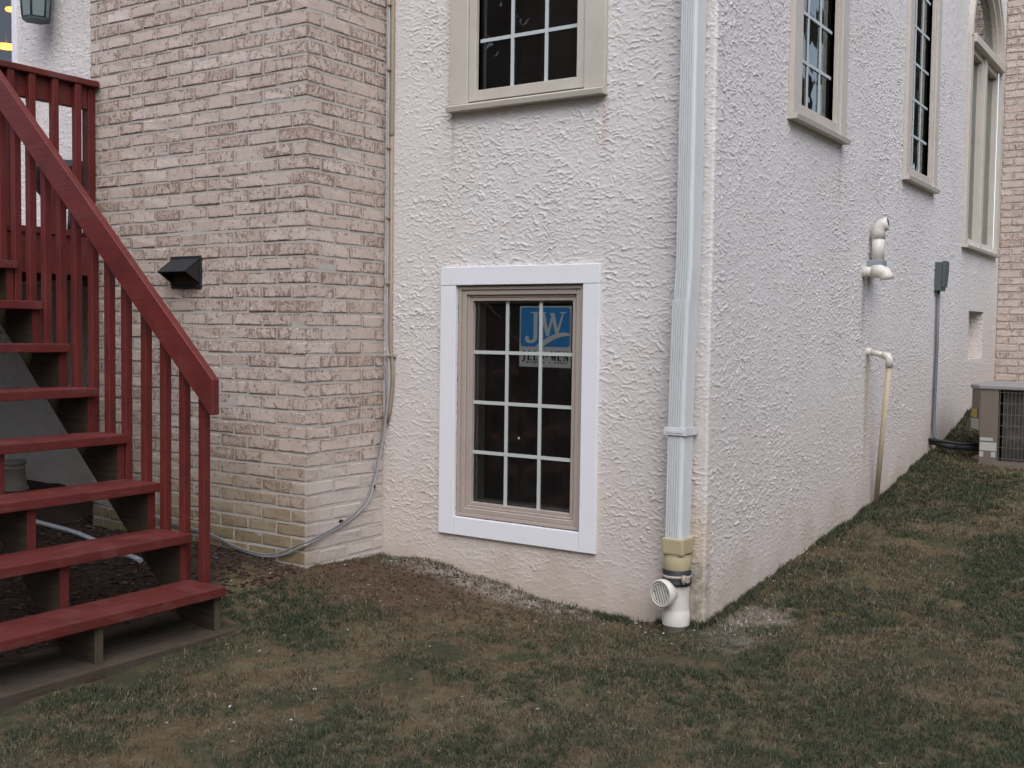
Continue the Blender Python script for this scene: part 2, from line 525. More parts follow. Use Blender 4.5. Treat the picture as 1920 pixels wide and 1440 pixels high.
def np_mesh(name, verts, faces, mats, parent=None, uv=None, uvname='brick'):
    me = bpy.data.meshes.new(name)
    verts = np.asarray(verts, np.float32)
    k = faces.shape[1]
    me.vertices.add(len(verts))
    me.vertices.foreach_set('co', verts.ravel())
    me.loops.add(faces.size)
    me.loops.foreach_set('vertex_index', faces.astype(np.int32).ravel())
    me.polygons.add(len(faces))
    me.polygons.foreach_set('loop_start', np.arange(0, faces.size, k, dtype=np.int32))
    me.update(calc_edges=True)
    if uv is not None:
        lay = me.uv_layers.new(name=uvname)
        lay.data.foreach_set('uv', np.asarray(uv, np.float32)[faces.ravel()].ravel())
    for m_ in (mats if isinstance(mats, (list, tuple)) else [mats]):
        me.materials.append(m_)
    o = bpy.data.objects.new(name, me)
    COL.objects.link(o)
    if parent is not None: o.parent = parent
    return o

def empty(name, loc=(0, 0, 0), rz=0.0, parent=None):
    o = bpy.data.objects.new(name, None)
    COL.objects.link(o)
    o.location = loc
    o.rotation_euler = (0, 0, rz)
    if parent is not None: o.parent = parent
    return o

def tag(o, label=None, cat=None, group=None, kind=None):
    if label: o['label'] = label
    if cat: o['category'] = cat
    if group: o['group'] = group
    if kind: o['kind'] = kind
    return o

def arc(c, r, a0, a1, n, plane='xz'):
    out = []
    for i in range(n + 1):
        a = R(a0 + (a1 - a0) * i / n)
        u, w = r * math.cos(a), r * math.sin(a)
        out.append((c[0] + u, c[1], c[2] + w) if plane == 'xz' else (c[0], c[1] + u, c[2] + w))
    return out

# ------------------------------------------------------------------ ground
CTRL = np.array([
    (0, 0, .0), (0, .37, .03), (0, .78, .07), (0, 1.6, .143), (0, 2.66, .223), (0, 4.07, .41), (0, 4.96, .55), (0, 5.57, .67), (0, 6.6, .80),
    (-.23, 0, -.027), (-.59, 0, -.022), (-.89, 0, .012), (-1.2, 0, .058), (-1.54, 0, .094), (-1.82, 0, .088),
    (-1.836, -.58, .105), (-2.45, -.58, .15), (-3.5, -.58, .14), (-4.6, 0, .20), (-6, 0, .2),
    (-2.6, -1.0, .085), (-2.2, -1.3, .03), (-2.2, -2.2, .01), (-1.9, -1.6, -.015), (-1.6, -1.25, -.03), (-1.5, -2.0, -.06), (-1.5, -2.8, -.06), (-3.6, -1.8, .12),
    (-1.0, -1.0, -.005), (-.6, -2.1, -.06), (0, -1.2, -.04), (.7, -1.2, -.05), (1.4, -.75, -.04), (1.0, 1.0, .05), (1.0, 2.5, .17), (.7, 3.9, .365), (.6, 4.6, .40), (1.5, 5.5, .5),
    (2.5, 3, .2), (3, -2, -.08), (1.9, -4.4, -.10), (-2, -5, -.10), (6, 0, .0), (6, 8, .7), (-8, -3, .1), (-8, -8, -.1), (6, -8, -.2)], float)
def _tps():
    P = CTRL[:, :2]
    dd = np.linalg.norm(P[:, None] - P[None], axis=2)
    K = np.where(dd > 0, dd ** 2 * np.log(dd + 1e-9), 0) + np.eye(len(P)) * 2e-3
    Q = np.c_[np.ones(len(P)), P]
    A = np.block([[K, Q], [Q.T, np.zeros((3, 3))]])
    return np.linalg.solve(A, np.r_[CTRL[:, 2], np.zeros(3)])
_W = _tps()
def ground_z(x, y):
    x = np.atleast_1d(np.asarray(x, float)); y = np.atleast_1d(np.asarray(y, float))
    xc = np.clip(x, -9, 7); yc = np.clip(y, -9, 9)
    out = np.empty(len(x))
    for i in range(0, len(x), 20000):
        a, b = xc[i:i + 20000], yc[i:i + 20000]
        dd = np.sqrt((a[:, None] - CTRL[None, :, 0]) ** 2 + (b[:, None] - CTRL[None, :, 1]) ** 2)
        out[i:i + 20000] = (np.where(dd > 0, dd ** 2 * np.log(dd + 1e-9), 0) @ _W[:-3]) + _W[-3] + _W[-2] * a + _W[-1] * b
    bump = .006 * np.sin(x * 9.1 + np.sin(y * 6.3) * 1.7) * np.sin(y * 8.3 + np.sin(x * 5.1) * 1.9) + .004 * np.sin(x * 23 + y * 11 + np.sin(y * 17)) * np.sin(y * 27 - x * 9)
    return out + bump
def gz(x, y): return float(ground_z([x], [y])[0])

xs = np.unique(np.round(np.concatenate([np.arange(-5.0, 3.001, .035), np.arange(-12, -5, .4), np.arange(3.2, 12, .4), [-150, -80, -40, -25, -16, 16, 25, 40, 80, 150]]), 4))
ys = np.unique(np.round(np.concatenate([np.arange(-3.4, 1.2, .035), np.arange(1.2, 6.8, .07), np.arange(-12, -3.4, .4), np.arange(7, 14, .4), [-150, -80, -40, -25, -16, 18, 28, 40, 80, 150]]), 4))
gx, gy = np.meshgrid(xs, ys)
gzv = ground_z(gx.ravel(), gy.ravel())
nx, ny = len(xs), len(ys)
idx = np.arange(nx * ny).reshape(ny, nx)
gf = np.stack([idx[:-1, :-1].ravel(), idx[:-1, 1:].ravel(), idx[1:, 1:].ravel(), idx[1:, :-1].ravel()], 1)
lawn = np_mesh('lawn', np.c_[gx.ravel(), gy.ravel(), gzv], gf, GROUND)
tag(lawn, kind='structure')
for poly in lawn.data.polygons: poly.use_smooth = True

# ------------------------------------------------------------------ house
house = empty('house')
tag(house, 'pale stucco house with brick chimney, brick wing and tan trimmed windows', 'house')
XB, YB, XL = -1.837, -.579, -3.512      # chimney right face, front face, left face
TOP = 6.0
wb = MB()
def wall(mapf, u0, u1, v0, v1, holes, depth, mi=0):
    us = sorted({u0, u1} | {h[0] for h in holes} | {h[1] for h in holes})
    vs = sorted({v0, v1} | {h[2] for h in holes} | {h[3] for h in holes})
    for a, b in zip(us, us[1:]):
        for c, e in zip(vs, vs[1:]):
            mu, mv = (a + b) / 2, (c + e) / 2
            if any(h[0] < mu < h[1] and h[2] < mv < h[3] for h in holes): continue
            wb.face([mapf(a, 0, c), mapf(b, 0, c), mapf(b, 0, e), mapf(a, 0, e)], mi)
    for h in holes:
        a, b, c, e = h[:4]
        q = [(a, c), (b, c), (b, e), (a, e)]
        for i in range(4):
            p, r = q[i], q[(i + 1) % 4]
            wb.face([mapf(p[0], 0, p[1]), mapf(p[0], -depth, p[1]), mapf(r[0], -depth, r[1]), mapf(r[0], 0, r[1])], mi)
FM = lambda u, w, v: (u, -w, v)
SM = lambda u, w, v: (w, u, v)
LW = (-1.357, -.628, .345, 1.504)
WC = -.967
UW = (WC - .335, WC + .335, 2.40, 4.0)
DR = (-7.05, -5.135, 1.80, 4.05)
SHEET_L, SHEET_T1, SHEET_T = -1.86, 3.3, 4.6
wall(FM, -9, SHEET_L, -.4, TOP, [DR], .14)
wall(FM, SHEET_L, -.012, SHEET_T, TOP, [], .14)
S1, S2 = 1.327, 3.52
A0, A1, ASP = 4.985, 6.425, 3.70
AC_, AR = (A0 + A1) / 2, (A1 - A0) / 2
H1 = (S1 - .335, S1 + .335, 2.39, 4.0)
H2 = (S2 - .335, S2 + .335, 2.365, 4.0)
NI = (5.37, 5.99, 1.095, 1.505)
HA = (A0 + .09, A1 - .09, 2.09, ASP)
wall(SM, .012, 6.6, SHEET_T, TOP, [], .14)
# back and sides of the niche, jambs of the openings
def reveal(mapf, h, depth):
    a, b, c, e = h
    q = [(a, c), (b, c), (b, e), (a, e)]
    for i in range(4):
        p, r = q[i], q[(i + 1) % 4]
        wb.face([mapf(p[0], 0, p[1]), mapf(p[0], -depth, p[1]), mapf(r[0], -depth, r[1]), mapf(r[0], 0, r[1])])
reveal(FM, LW, .14); reveal(FM, UW, .14); reveal(SM, H1, .14); reveal(SM, H2, .14); reveal(SM, NI, .11)
wb.face([SM(NI[0], -.11, NI[2]), SM(NI[1], -.11, NI[2]), SM(NI[1], -.11, NI[3]), SM(NI[0], -.11, NI[3])])
bmesh.ops.remove_doubles(wb.bm, verts=wb.bm.verts[:], dist=1e-5)
bmesh.ops.recalc_face_normals(wb.bm, faces=wb.bm.faces[:])
wb.build('plain_wall', STUCCO, house)

def lattice(seed, n=512):
    return np.random.default_rng(seed).random((n, n)).astype(np.float32)
def vn(u, v, T):
    n = T.shape[0]
    ui, vi = np.floor(u).astype(np.int32), np.floor(v).astype(np.int32)
    fu, fv = (u - ui).astype(np.float32), (v - vi).astype(np.float32)
    fu = fu * fu * fu * (fu * (fu * 6 - 15) + 10); fv = fv * fv * fv * (fv * (fv * 6 - 15) + 10)
    ui %= n; vi %= n
    u2, v2 = (ui + 1) % n, (vi + 1) % n
    return (T[ui, vi] * (1 - fu) + T[u2, vi] * fu) * (1 - fv) + (T[ui, v2] * (1 - fu) + T[u2, v2] * fu) * fv
def fbm(u, v, seed, oct=3, rough=.5):
    out, amp, tot = 0, 1.0, 0.0
    for o in range(oct):
        out = out + vn(u * 2 ** o + 13.7 * o + 400, v * 2 ** o + 7.1 * o + 400, lattice(seed + o)) * amp
        tot += amp; amp *= rough
    return out / tot
def sstep(x, lo, hi):
    t = np.clip((x - lo) / (hi - lo), 0, 1)
    return t * t * (3 - 2 * t)
def stucco_height(sv, zv):
    """plaster thrown and knocked down: flat dabs with ragged overhanging lower lips"""
    wu = sv + .010 * (fbm(sv * 40, zv * 40, 90, 2) - .5); wv = zv + .012 * (fbm(sv * 45, zv * 45, 95, 2) - .5)
    out = 0
    for (per, amp, nsc, msc, lo, hi, hgt, dec, sd) in ((31, 2.6, 22, 26, .47, .55, .0056, 7.0, 10), (50, 2.6, 34, 38, .47, .56, .0042, 6.0, 30), (80, 2.4, 50, 54, .50, .59, .0025, 4.0, 50)):
        ph = wv * per + amp * fbm(wu * nsc, wv * nsc * .8, sd, 3, .55)
        fr = ph - np.floor(ph)
        lipn = sstep(fr, 0, .05) * (1 - fr) ** dec
        # every dab has its own strength
        cell = np.floor(ph)
        mask = sstep(fbm(wu * msc + cell * 3.71, cell * 5.3 + wv * msc * .25, sd + 5, 2), lo, hi)
        out = out + lipn * mask * hgt * (.55 + .9 * fbm(wu * 9, wv * 9, sd + 8, 2))
    out = out * (.55 + .95 * fbm(wu * 2.2, wv * 2.2, 120, 2))
    out = out + .0011 * (fbm(wu * 24, wv * 30, 70, 3) - .3)
    return out
arc_n = 5
fs_ = np.unique(np.round(np.r_[np.arange(SHEET_L, -.012, .0042), -.012, [LW[0], LW[1], UW[0], UW[1]]], 5))
sy = [.012]; 
while sy[-1] < 6.6: sy.append(sy[-1] + .0050 + .0013 * sy[-1])
sy = np.unique(np.round(np.r_[np.array(sy[:-1]), 6.6, H1[:2], H2[:2], NI[:2]], 5))
zz_ = np.unique(np.round(np.r_[np.arange(-.16, SHEET_T1, .0035), np.arange(SHEET_T1, SHEET_T, .012), SHEET_T, LW[2:], UW[2:], H1[2:], H2[2:], NI[2:]], 5))
aa = np.linspace(0, 90, arc_n + 2)[1:-1]
PX = np.r_[fs_, -.012 + .012 * np.sin(np.radians(aa)), np.zeros(len(sy))]
PY = np.r_[np.zeros(len(fs_)), .012 - .012 * np.cos(np.radians(aa)), sy]
NXv = np.r_[np.zeros(len(fs_)), np.sin(np.radians(aa)), np.ones(len(sy))]
NYv = np.r_[-np.ones(len(fs_)), -np.cos(np.radians(aa)), np.zeros(len(sy))]
SP = np.r_[0, np.cumsum(np.hypot(np.diff(PX), np.diff(PY)))]
Sg, Zg = np.meshgrid(SP, zz_)
Hh = stucco_height(Sg, Zg)
PXg, PYg = np.broadcast_to(PX, Sg.shape), np.broadcast_to(PY, Sg.shape)
Hh = Hh * np.where(PYg > .0119, 1.15, 1.0)
Hh = Hh * (.45 + .55 * sstep(Zg - .05 * np.clip(PYg, 0, 9) * 2, .05, .40))
cd = np.minimum(np.where(PXg < -.0119, -PXg, 9), 9); cd = np.where(PYg > .0119, PYg, cd); cd = np.where(cd > 8, 0, cd)
Hh = Hh * (.65 + .35 * sstep(cd, .02, .06))
ne = np.maximum(np.maximum(NI[0] - PYg, PYg - NI[1]), np.maximum(NI[2] - Zg, Zg - NI[3]))
Hh = np.where(PYg > 5, Hh * sstep(ne, .0, .03), Hh)
Hh = Hh + .004 * np.where(cd < .03, fbm(Zg * 9, Sg * 9, 77, 2) - .5, 0)
VX = PXg + NXv * Hh; VY = PYg + NYv * Hh
nr, nc = Sg.shape
ii = np.arange(nr * nc).reshape(nr, nc)
cxm = (PX[:-1] + PX[1:]) / 2; cym = (PY[:-1] + PY[1:]) / 2; czm = (zz_[:-1] + zz_[1:]) / 2
fr_ = (PX < -.011)[:-1]
keep = np.ones((nr - 1, nc - 1), bool)
for h, front in ((LW, True), (UW, True), (H1, False), (H2, False), (NI, False), (HA, False)):
    inu = (cxm > h[0]) & (cxm < h[1]) & fr_ if front else (cym > h[0]) & (cym < h[1]) & ~fr_
    keep &= ~(inu[None, :] & ((czm > h[2]) & (czm < h[3]))[:, None])
rad = np.hypot(cym[None, :] - AC_, czm[:, None] - ASP)
keep &= ~((rad < AR - .045) & (czm[:, None] >= ASP) & ~fr_[None, :])
F = np.stack([ii[:-1, :-1], ii[:-1, 1:], ii[1:, 1:], ii[1:, :-1]], -1)[keep]
sheet = np_mesh('stucco_wall', np.stack([VX, VY, np.broadcast_to(Zg, Sg.shape)], -1).reshape(-1, 3), F, STUCCO_F, house)
sheet.data.polygons.foreach_set('use_smooth', np.ones(len(F), bool))
del Sg, Zg, Hh, VX, VY, F, ii

MB().box(-8.98, -.02, .02, 6.58, TOP - .05, TOP - .02).build('sky_block_slab', DARKIN, house)  # unseen slab added to keep sky light out of the hollow house

# bricks -------------------------------------------------------------
def brick_template(b=.0035):
    bm = bmesh.new()
    bmesh.ops.create_cube(bm, size=2.0)
    bmesh.ops.bevel(bm, geom=bm.edges[:], offset=.2, segments=2, affect='EDGES', profile=.6)
    bm.verts.ensure_lookup_table()
    sg = np.array([[math.copysign(1, c) for c in v.co] for v in bm.verts])
    ins = (1 - np.abs(np.array([v.co[:] for v in bm.verts]))) / .2
    bmesh.ops.triangulate(bm, faces=[f for f in bm.faces if len(f.verts) != 4])
    bm.normal_update()
    q = [[v.index for v in f.verts] for f in bm.faces]
    ax = np.array([int(np.argmax(np.abs(f.normal))) for f in bm.faces])
    q = np.array([f if len(f) == 4 else [f[0], f[1], f[2], f[2]] for f in q])
    bm.free()
    return sg, ins, q, ax
SG, INS, BQ, BAX = brick_template()
def bricks_mesh(name, items, parent):
    """items: (center, half, long axis index)"""
    V, F, U = [], [], []
    n0 = 0
    for c, h, la in items:
        h = np.array(h); b = .0055
        v = SG * (h - INS * b)
        v = v + rng.normal(0, .0014, v.shape)
        ang = rng.normal(0, .0035)
        ca, sa = math.cos(ang), math.sin(ang)
        a, k = (0, 2) if la == 0 else (1, 2)
        va, vk = v[:, a].copy(), v[:, k].copy()
        v[:, a] = va * ca - vk * sa; v[:, k] = va * sa + vk * ca
        off = rng.normal(0, 1, 3) * np.array([.0009, .0009, .0008])
        V.append(v + np.array(c) + off)
        F.append(BQ + n0)
        oa = 1 - a
        # end faces run across the brick, long faces along it
        ua = np.where((BAX == a)[:, None], (v[:, oa] / h[oa])[BQ], (v[:, a] / h[a])[BQ])
        uz = np.where((BAX == 2)[:, None], (v[:, oa] / h[oa])[BQ], (v[:, 2] / h[2])[BQ])
        U.append(np.stack([ua, uz], -1))
        n0 += len(SG)
    V = np.concatenate(V); F = np.concatenate(F); U = np.concatenate(U)
    me = bpy.data.meshes.new(name)
    fl = [list(dict.fromkeys(f)) for f in F.tolist()]
    me.from_pydata(V.tolist(), [], fl)
    lay = me.uv_layers.new(name='brick')
    tri = F[:, 2] == F[:, 3]
    msk = np.ones((len(F), 4), bool); msk[tri, 3] = False
    lay.data.foreach_set('uv', U.reshape(-1, 4, 2)[msk].astype(np.float32).ravel())
    me.materials.append(BRICK)
    o = bpy.data.objects.new(name, me)
    COL.objects.link(o)
    o.parent = parent
    return o
CH, BL, BHT, BD, MJ = .0687, .194, .0575, .092, .0095
items = []
k0 = int(math.floor((-.35 - 1.2188) / CH)); k1 = int((TOP - 1.2188) / CH)
for k in range(k0, k1):
    zc = 1.2188 + CH * k + CH / 2
    hz = BHT / 2
    def runx(a, b, yc):          # fill x from b down to a
        x = b
        while x > a + .012:
            L = min(BL, x - a)
            if 0 < (x - L - MJ) - a < .03: L = x - a
            L2 = L + rng.normal(0, .0012) if L > .1 else L
            items.append(((x - L / 2, yc, zc), (L2 / 2, BD / 2, hz), 0))
            x -= L + MJ
    def runy(a, b, xc):
        y = a
        while y < b - .012:
            L = min(BL, b - y)
            if 0 < b - (y + L + MJ) < .03: L = b - y
            items.append(((xc, y + L / 2, zc), (BD / 2, L / 2, hz), 1))
            y += L + MJ
    if k % 2 == 0:
        runx(XL, XB, YB + BD / 2)
        runy(YB + BD + MJ, -.002, XB - BD / 2)
        runy(YB + BD + MJ, -.002, XL + BD / 2)
    else:
        runx(XL + BD + MJ, XB - BD - MJ, YB + BD / 2)
        runy(YB, -.002, XB - BD / 2)
        runy(YB, -.002, XL + BD / 2)
chim = MB().box(XL + .0032, XB - .0032, YB + .0032, .0, -.4, TOP - .02).build('chimney', MORTAR, house)
bricks_mesh('brickwork', items, chim)
items = []
YW, WX1 = 6.6, .66
for k in range(k0 + 4, k1):
    zc = 1.2188 + CH * k + CH / 2
    x = .004 + (0 if k % 2 else -BL / 2)
    while x < WX1:
        a = max(x, .004); b = min(x + BL, WX1)
        if b - a > .02:
            items.append((((a + b) / 2, YW + BD / 2, zc), ((b - a) / 2, BD / 2, BHT / 2), 0))
        x += BL + MJ
    y = YW + BD + MJ
    while y < YW + 1.5:
        items.append(((WX1 - BD / 2, y + BL / 2, zc), (BD / 2, BL / 2, BHT / 2), 1))
        y += BL + MJ
wing = MB().box(.0, WX1 - .0045, YW + .0045, YW + 1.6, -.2, TOP - .02).build('rear_wing', MORTAR, house)
bricks_mesh('brickwork', items, wing)

# windows ------------------------------------------------------------
def frame_rect(mb, u0, u1, v0, v1, w, d0, d1, bev=.0, wb_=None):
    """rectangular ring in local coords; d = outward distance (local -Y)"""
    wbt = w if wb_ is None else wb_
    mb.box(u0, u0 + w, -d0, -d1, v0, v1, bev)
    mb.box(u1 - w, u1, -d0, -d1, v0, v1, bev)
    mb.box(u0 + w, u1 - w, -d0, -d1, v1 - w, v1, bev)
    mb.box(u0 + w, u1 - w, -d0, -d1, v0, v0 + wbt, bev)
def room(parent, u0, u1, v0, v1, d=.9, y0=.075, name='interior'):
    mb = MB()
    a, b, c, e = u0 - .25, u1 + .25, v0 - .25, v1 + .25
    for q in ([(a, y0 + d, c), (b, y0 + d, c), (b, y0 + d, e), (a, y0 + d, e)],
              [(a, y0, c), (a, y0 + d, c), (a, y0 + d, e), (a, y0, e)],
              [(b, y0, c), (b, y0 + d, c), (b, y0 + d, e), (b, y0, e)],
              [(a, y0, c), (b, y0, c), (b, y0 + d, c), (a, y0 + d, c)],
              [(a, y0, e), (b, y0, e), (b, y0 + d, e), (a, y0 + d, e)],
              [(a, y0, c), (u0, y0, c), (u0, y0, e), (a, y0, e)],
              [(u1, y0, c), (b, y0, c), (b, y0, e), (u1, y0, e)],
              [(u0, y0, c), (u1, y0, c), (u1, y0, v0), (u0, y0, v0)],
              [(u0, y0, v1), (u1, y0, v1), (u1, y0, e), (u0, y0, e)]):
        mb.face(q)
    return mb.build(name, DARKIN, parent)
def tall_window(loc, rz, rows=6, label=None):
    w = empty('window', loc, rz, house)
    if label: w['label'] = label
    gh = .2465 * rows
    g0 = .095
    top = g0 + gh + .07
    t = MB()
    t.box(-.44, -.33, .0, -.028, .034, top + .11, .003)
    t.box(.33, .44, .0, -.028, .034, top + .11, .003)
    t.box(-.33, .33, .0, -.028, top, top + .11, .003)
    t.build('trim', TAN, w)
    MB().prism([(.02, .0), (-.05, .0), (-.055, .022), (-.03, .034), (.02, .042)], 0, -.442, .442).build('sill', TAN, w)
    s = MB()
    frame_rect(s, -.3285, .3285, .0435, top - .0015, .0425, .018, -.06, .002, .052)
    s.build('sash', TAN, w)
    l = MB()
    frame_rect(l, -.302, .302, .078, top - .014 - .03, .016, -.005, -.075, .001)
    l.build('jamb_liner', LINER, w)
    gr = MB()
    for u in (-.0965, .0965): gr.box(u - .0085, u + .0085, .019, .025, g0 - .005, g0 + gh + .005)
    for r in range(1, rows):
        v = g0 + .2465 * r
        gr.box(-.29, .29, .0195, .0245, v - .0085, v + .0085)
    gr.build('grille', GRILLEW, w)
    p = MB()
    p.face([(-.292, .0262, g0 - .006), (.292, .0262, g0 - .006), (.292, .0262, g0 + gh + .01), (-.292, .0262, g0 + gh + .01)])
    p.build('pane', GLASS, w)
    room(w, -.30, .30, .08, top - .02)
    return w
tall_window((WC, 0, 2.36), 0, label='tan trimmed window high on the front wall')
tall_window((0, S1, 2.35), R(90), label='tan trimmed window nearest the corner on the side wall')
tall_window((0, S2, 2.32), R(90), label='tall narrow tan window in the middle of the side wall')

# lower window: white board surround, taupe frame
lw = empty('window', (0, 0, 0), 0, house)
lw['label'] = 'low window in a white board surround with a sticker inside'
t = MB()
t.box(-1.453, -.541, .0, -.022, 1.506, 1.595, .0015)
t.box(-1.453, -1.359, .0, -.0205, .253, 1.5045, .0015)
t.box(-.626, -.541, .0, -.0205, .253, 1.5045, .0015)
t.box(-1.3575, -.6275, .0, -.0195, .253, .343, .0015)
t.build('trim', WHITE, lw)
t = MB()
u0, u1, v0, v1 = -1.352, -.632, .349, 1.499
frame_rect(t, u0, u1, v0, v1, .016, .004, -.10, .0015)
frame_rect(t, u0 + .016, u1 - .016, v0 + .016, v1 - .016, .026, -.004, -.10, .003)
frame_rect(t, u0 + .042, u1 - .042, v0 + .042, v1 - .042, .012, -.016, -.10, .003)
t.build('frame', TAN2, lw)
t = MB()
frame_rect(t, u0 + .054, u1 - .054, v0 + .054, v1 - .054, .017, -.0205, -.06, .002)
t.build('sash', TAN2, lw)
t = MB()
frame_rect(t, u0 + .070, u1 - .070, v0 + .070, v1 - .070, .012, -.062, -.12, .001)
t.build('jamb_liner', LINER, lw)
t = MB()
for u in (-1.083, -.889): t.box(u - .0085, u + .0085, .036, .042, .415, 1.43)
for v in (.672, .9225, 1.1735): t.box(-1.285, -.70, .0365, .0415, v - .0085, v + .0085)
t.build('grille', GRILLE, lw)
t = MB()
t.face([(-1.286, .0432, .416), (-.70, .0432, .416), (-.70, .0432, 1.43), (-1.286, .0432, 1.43)])
t.build('pane', GLASS, lw)
room(lw, -1.31, -.675, .39, 1.455, 1.2, .10)

# arched window ---------------------------------------------------------
aw = empty('window', (0, AC_, 0), R(90), house)
aw['label'] = 'arched window with two tall panes beside the brick wing'
def arch_ring(mb, ro, ri_, d0, d1, zc=ASP, n=26):
    for i in range(n):
        a0, a1 = math.pi * i / n, math.pi * (i + 1) / n
        q = [(r_ * math.cos(a), zc + r_ * math.sin(a)) for r_, a in ((ri_, a0), (ro, a0), (ro, a1), (ri_, a1))]
        mb.face([(u, -d1, v) for u, v in q])
        mb.face([(q[1][0], -d1, q[1][1]), (q[1][0], -d0, q[1][1]), (q[2][0], -d0, q[2][1]), (q[2][0], -d1, q[2][1])])
        mb.face([(q[0][0], -d1, q[0][1]), (q[3][0], -d1, q[3][1]), (q[3][0], -d0, q[3][1]), (q[0][0], -d0, q[0][1])])
t = MB()
t.box(-AR, -AR + .09, .0, -.03, 2.045, ASP, .003)
t.box(AR - .09, AR, .0, -.03, 2.045, ASP, .003)
arch_ring(t, AR, AR - .045, .0, .036)
arch_ring(t, AR - .045, AR - .09, -.02, .026)
t.build('trim', TAN, aw)
MB().prism([(.02, 2.01), (-.05, 2.01), (-.055, 2.03), (-.03, 2.045), (.02, 2.05)], 0, -AR, AR).build('sill', TAN, aw)
t = MB()
t.box(-AR + .0905, AR - .0905, .10, -.05, ASP - .035, ASP + .035, .004)
t.build('transom', TAN, aw)
t = MB()
t.box(-.045, .045, .10, -.012, 2.05, ASP - .036, .003)
frame_rect(t, -AR + .0905, -.046, 2.05, ASP - .037, .05, -.004, -.09, .003)
frame_rect(t, .046, AR - .0905, 2.05, ASP - .037, .05, -.004, -.09, .003)
arch_ring(t, AR - .0905, AR - .14, -.09, -.006)
t.build('sash', TAN, aw)
t = MB()
t.face([(-AR + .12, .045, 2.08), (AR - .12, .045, 2.08), (AR - .12, .045, ASP - .06), (-AR + .12, .045, ASP - .06)])
n = 24
t.face([((AR - .12) * math.cos(math.pi * i / n), .045, ASP + .03 + (AR - .13) * math.sin(math.pi * i / n)) for i in range(n + 1)])
t.build('pane', GLASS, aw)
room(aw, -AR + .11, AR - .11, 2.07, ASP + AR - .1, 1.0, .0895)

# glazed door on the deck -------------------------------------------------
dr = empty('door', (0, 0, 0), 0, house)
dr['label'] = 'dark glazed door behind the deck with lamps glowing inside'
t = MB()
frame_rect(t, DR[0], DR[1], DR[2], DR[3], .055, .014, -.02, .003)
t.build('frame', WHITE, dr)
t = MB()
t.face([(DR[0] + .03, .008, DR[2] + .03), (DR[1] - .03, .008, DR[2] + .03), (DR[1] - .03, .008, DR[3] - .03), (DR[0] + .03, .008, DR[3] - .03)])
t.build('pane', GLASS, dr)
room(dr, DR[0] + .01, DR[1] - .01, DR[2] + .01, DR[3] - .01, 2.0, .03)

# sticker ------------------------------------------------------------------
sx0, sx1, sz0, sz1 = -1.017, -.724, 1.109, 1.403
SY = .047
stk = MB().box(sx0, sx1, SY, SY + .0008, sz0, sz1).build('sticker', STICKW)
tag(stk, 'blue and white square sticker with big letters behind the window glass', 'sticker')
def flat(polys, y, name, m_, parent):
    mb = MB()
    for pl in polys:
        mb.prism(pl, 1, y, y + .0004)
    return mb.build(name, m_, parent)
bx0, bx1, bz0, bz1 = sx0 + .008, sx1 - .008, 1.207, 1.396
def rrect(a, b, c, e, r, n=5):
    pts = []
    for cx, cz, s0 in ((b - r, e - r, 0), (a + r, e - r, 90), (a + r, c + r, 180), (b - r, c + r, 270)):
        for i in range(n + 1):
            an = R(s0 + 90 * i / n)
            pts.append((cx + r * math.cos(an), cz + r * math.sin(an)))
    return pts
flat([rrect(bx0, bx1, bz0, bz1, .016)], SY - .0008, 'logo_field', STICKB, stk)
W_ = bx1 - bx0; H_ = bz1 - bz0
def lg(u, v): return (bx0 + u * W_, bz0 + v * H_)
J = [(.20, .885), (.20, .86), (.265, .85), (.265, .24), (.235, .165), (.185, .165), (.165, .20), (.165, .255), (.125, .275), (.095, .25), (.085, .19), (.115, .115), (.19, .09), (.28, .105), (.335, .17), (.345, .27), (.345, .85), (.41, .86), (.41, .885)]
Wl = [(.38, .885), (.38, .86), (.43, .85), (.545, .31), (.575, .31), (.66, .73), (.735, .37), (.765, .37), (.86, .85), (.79, .86), (.79, .885), (.95, .885), (.95, .86), (.905, .85), (.785, .30), (.715, .30), (.648, .60), (.575, .23), (.535, .23), (.455, .60), (.455, .61)]
def strokes(segs):
    out = []
    for (x0, z0, w0), (x1, z1, w1) in segs:
        out.append([(x0 - w0 / 2, z0), (x0 + w0 / 2, z0), (x1 + w1 / 2, z1), (x1 - w1 / 2, z1)])
    return out
Jp = [[lg(*p) for p in J]]
wst = strokes([((.555, .27, .06), (.445, .85, .10)), ((.555, .27, .05), (.655, .83, .045)), ((.745, .33, .06), (.645, .86, .09)), ((.745, .33, .05), (.865, .86, .035))])
wser = [[(.375, .855), (.52, .855), (.52, .885), (.375, .885)], [(.80, .855), (.93, .855), (.93, .885), (.80, .885)], ]
flat(Jp, SY - .0014, 'letter', STICKW, stk)
wb2 = MB()
for i, pl in enumerate(wst + wser):
    wb2.prism([lg(*p) for p in pl], 1, SY - .0014 - .00012 * i, SY - .0010)
wb2.build('letter', STICKW, stk)
sw = []
nsw = 18
up_, dn = [], []
for i in range(nsw + 1):
    u = .30 + .70 * i / nsw
    tt = i / nsw
    up_.append((u, .0 + .375 * math.sin(min(tt * 1.12, 1.0) * math.pi / 2) ** .9 - .02 * max(0, tt - .85) / .15))
    u2 = .46 + .54 * i / nsw
    dn.append((u2, .0 + .285 * math.sin(min(tt * 1.05, 1.0) * math.pi / 2) ** .95))
wb3 = MB()
for i in range(nsw):
    wb3.prism([lg(*up_[i]), lg(*up_[i + 1]), lg(*dn[i + 1]), lg(*dn[i])], 1, SY - .0030, SY - .0026)
wb3.build('swoosh', STICKW, stk)
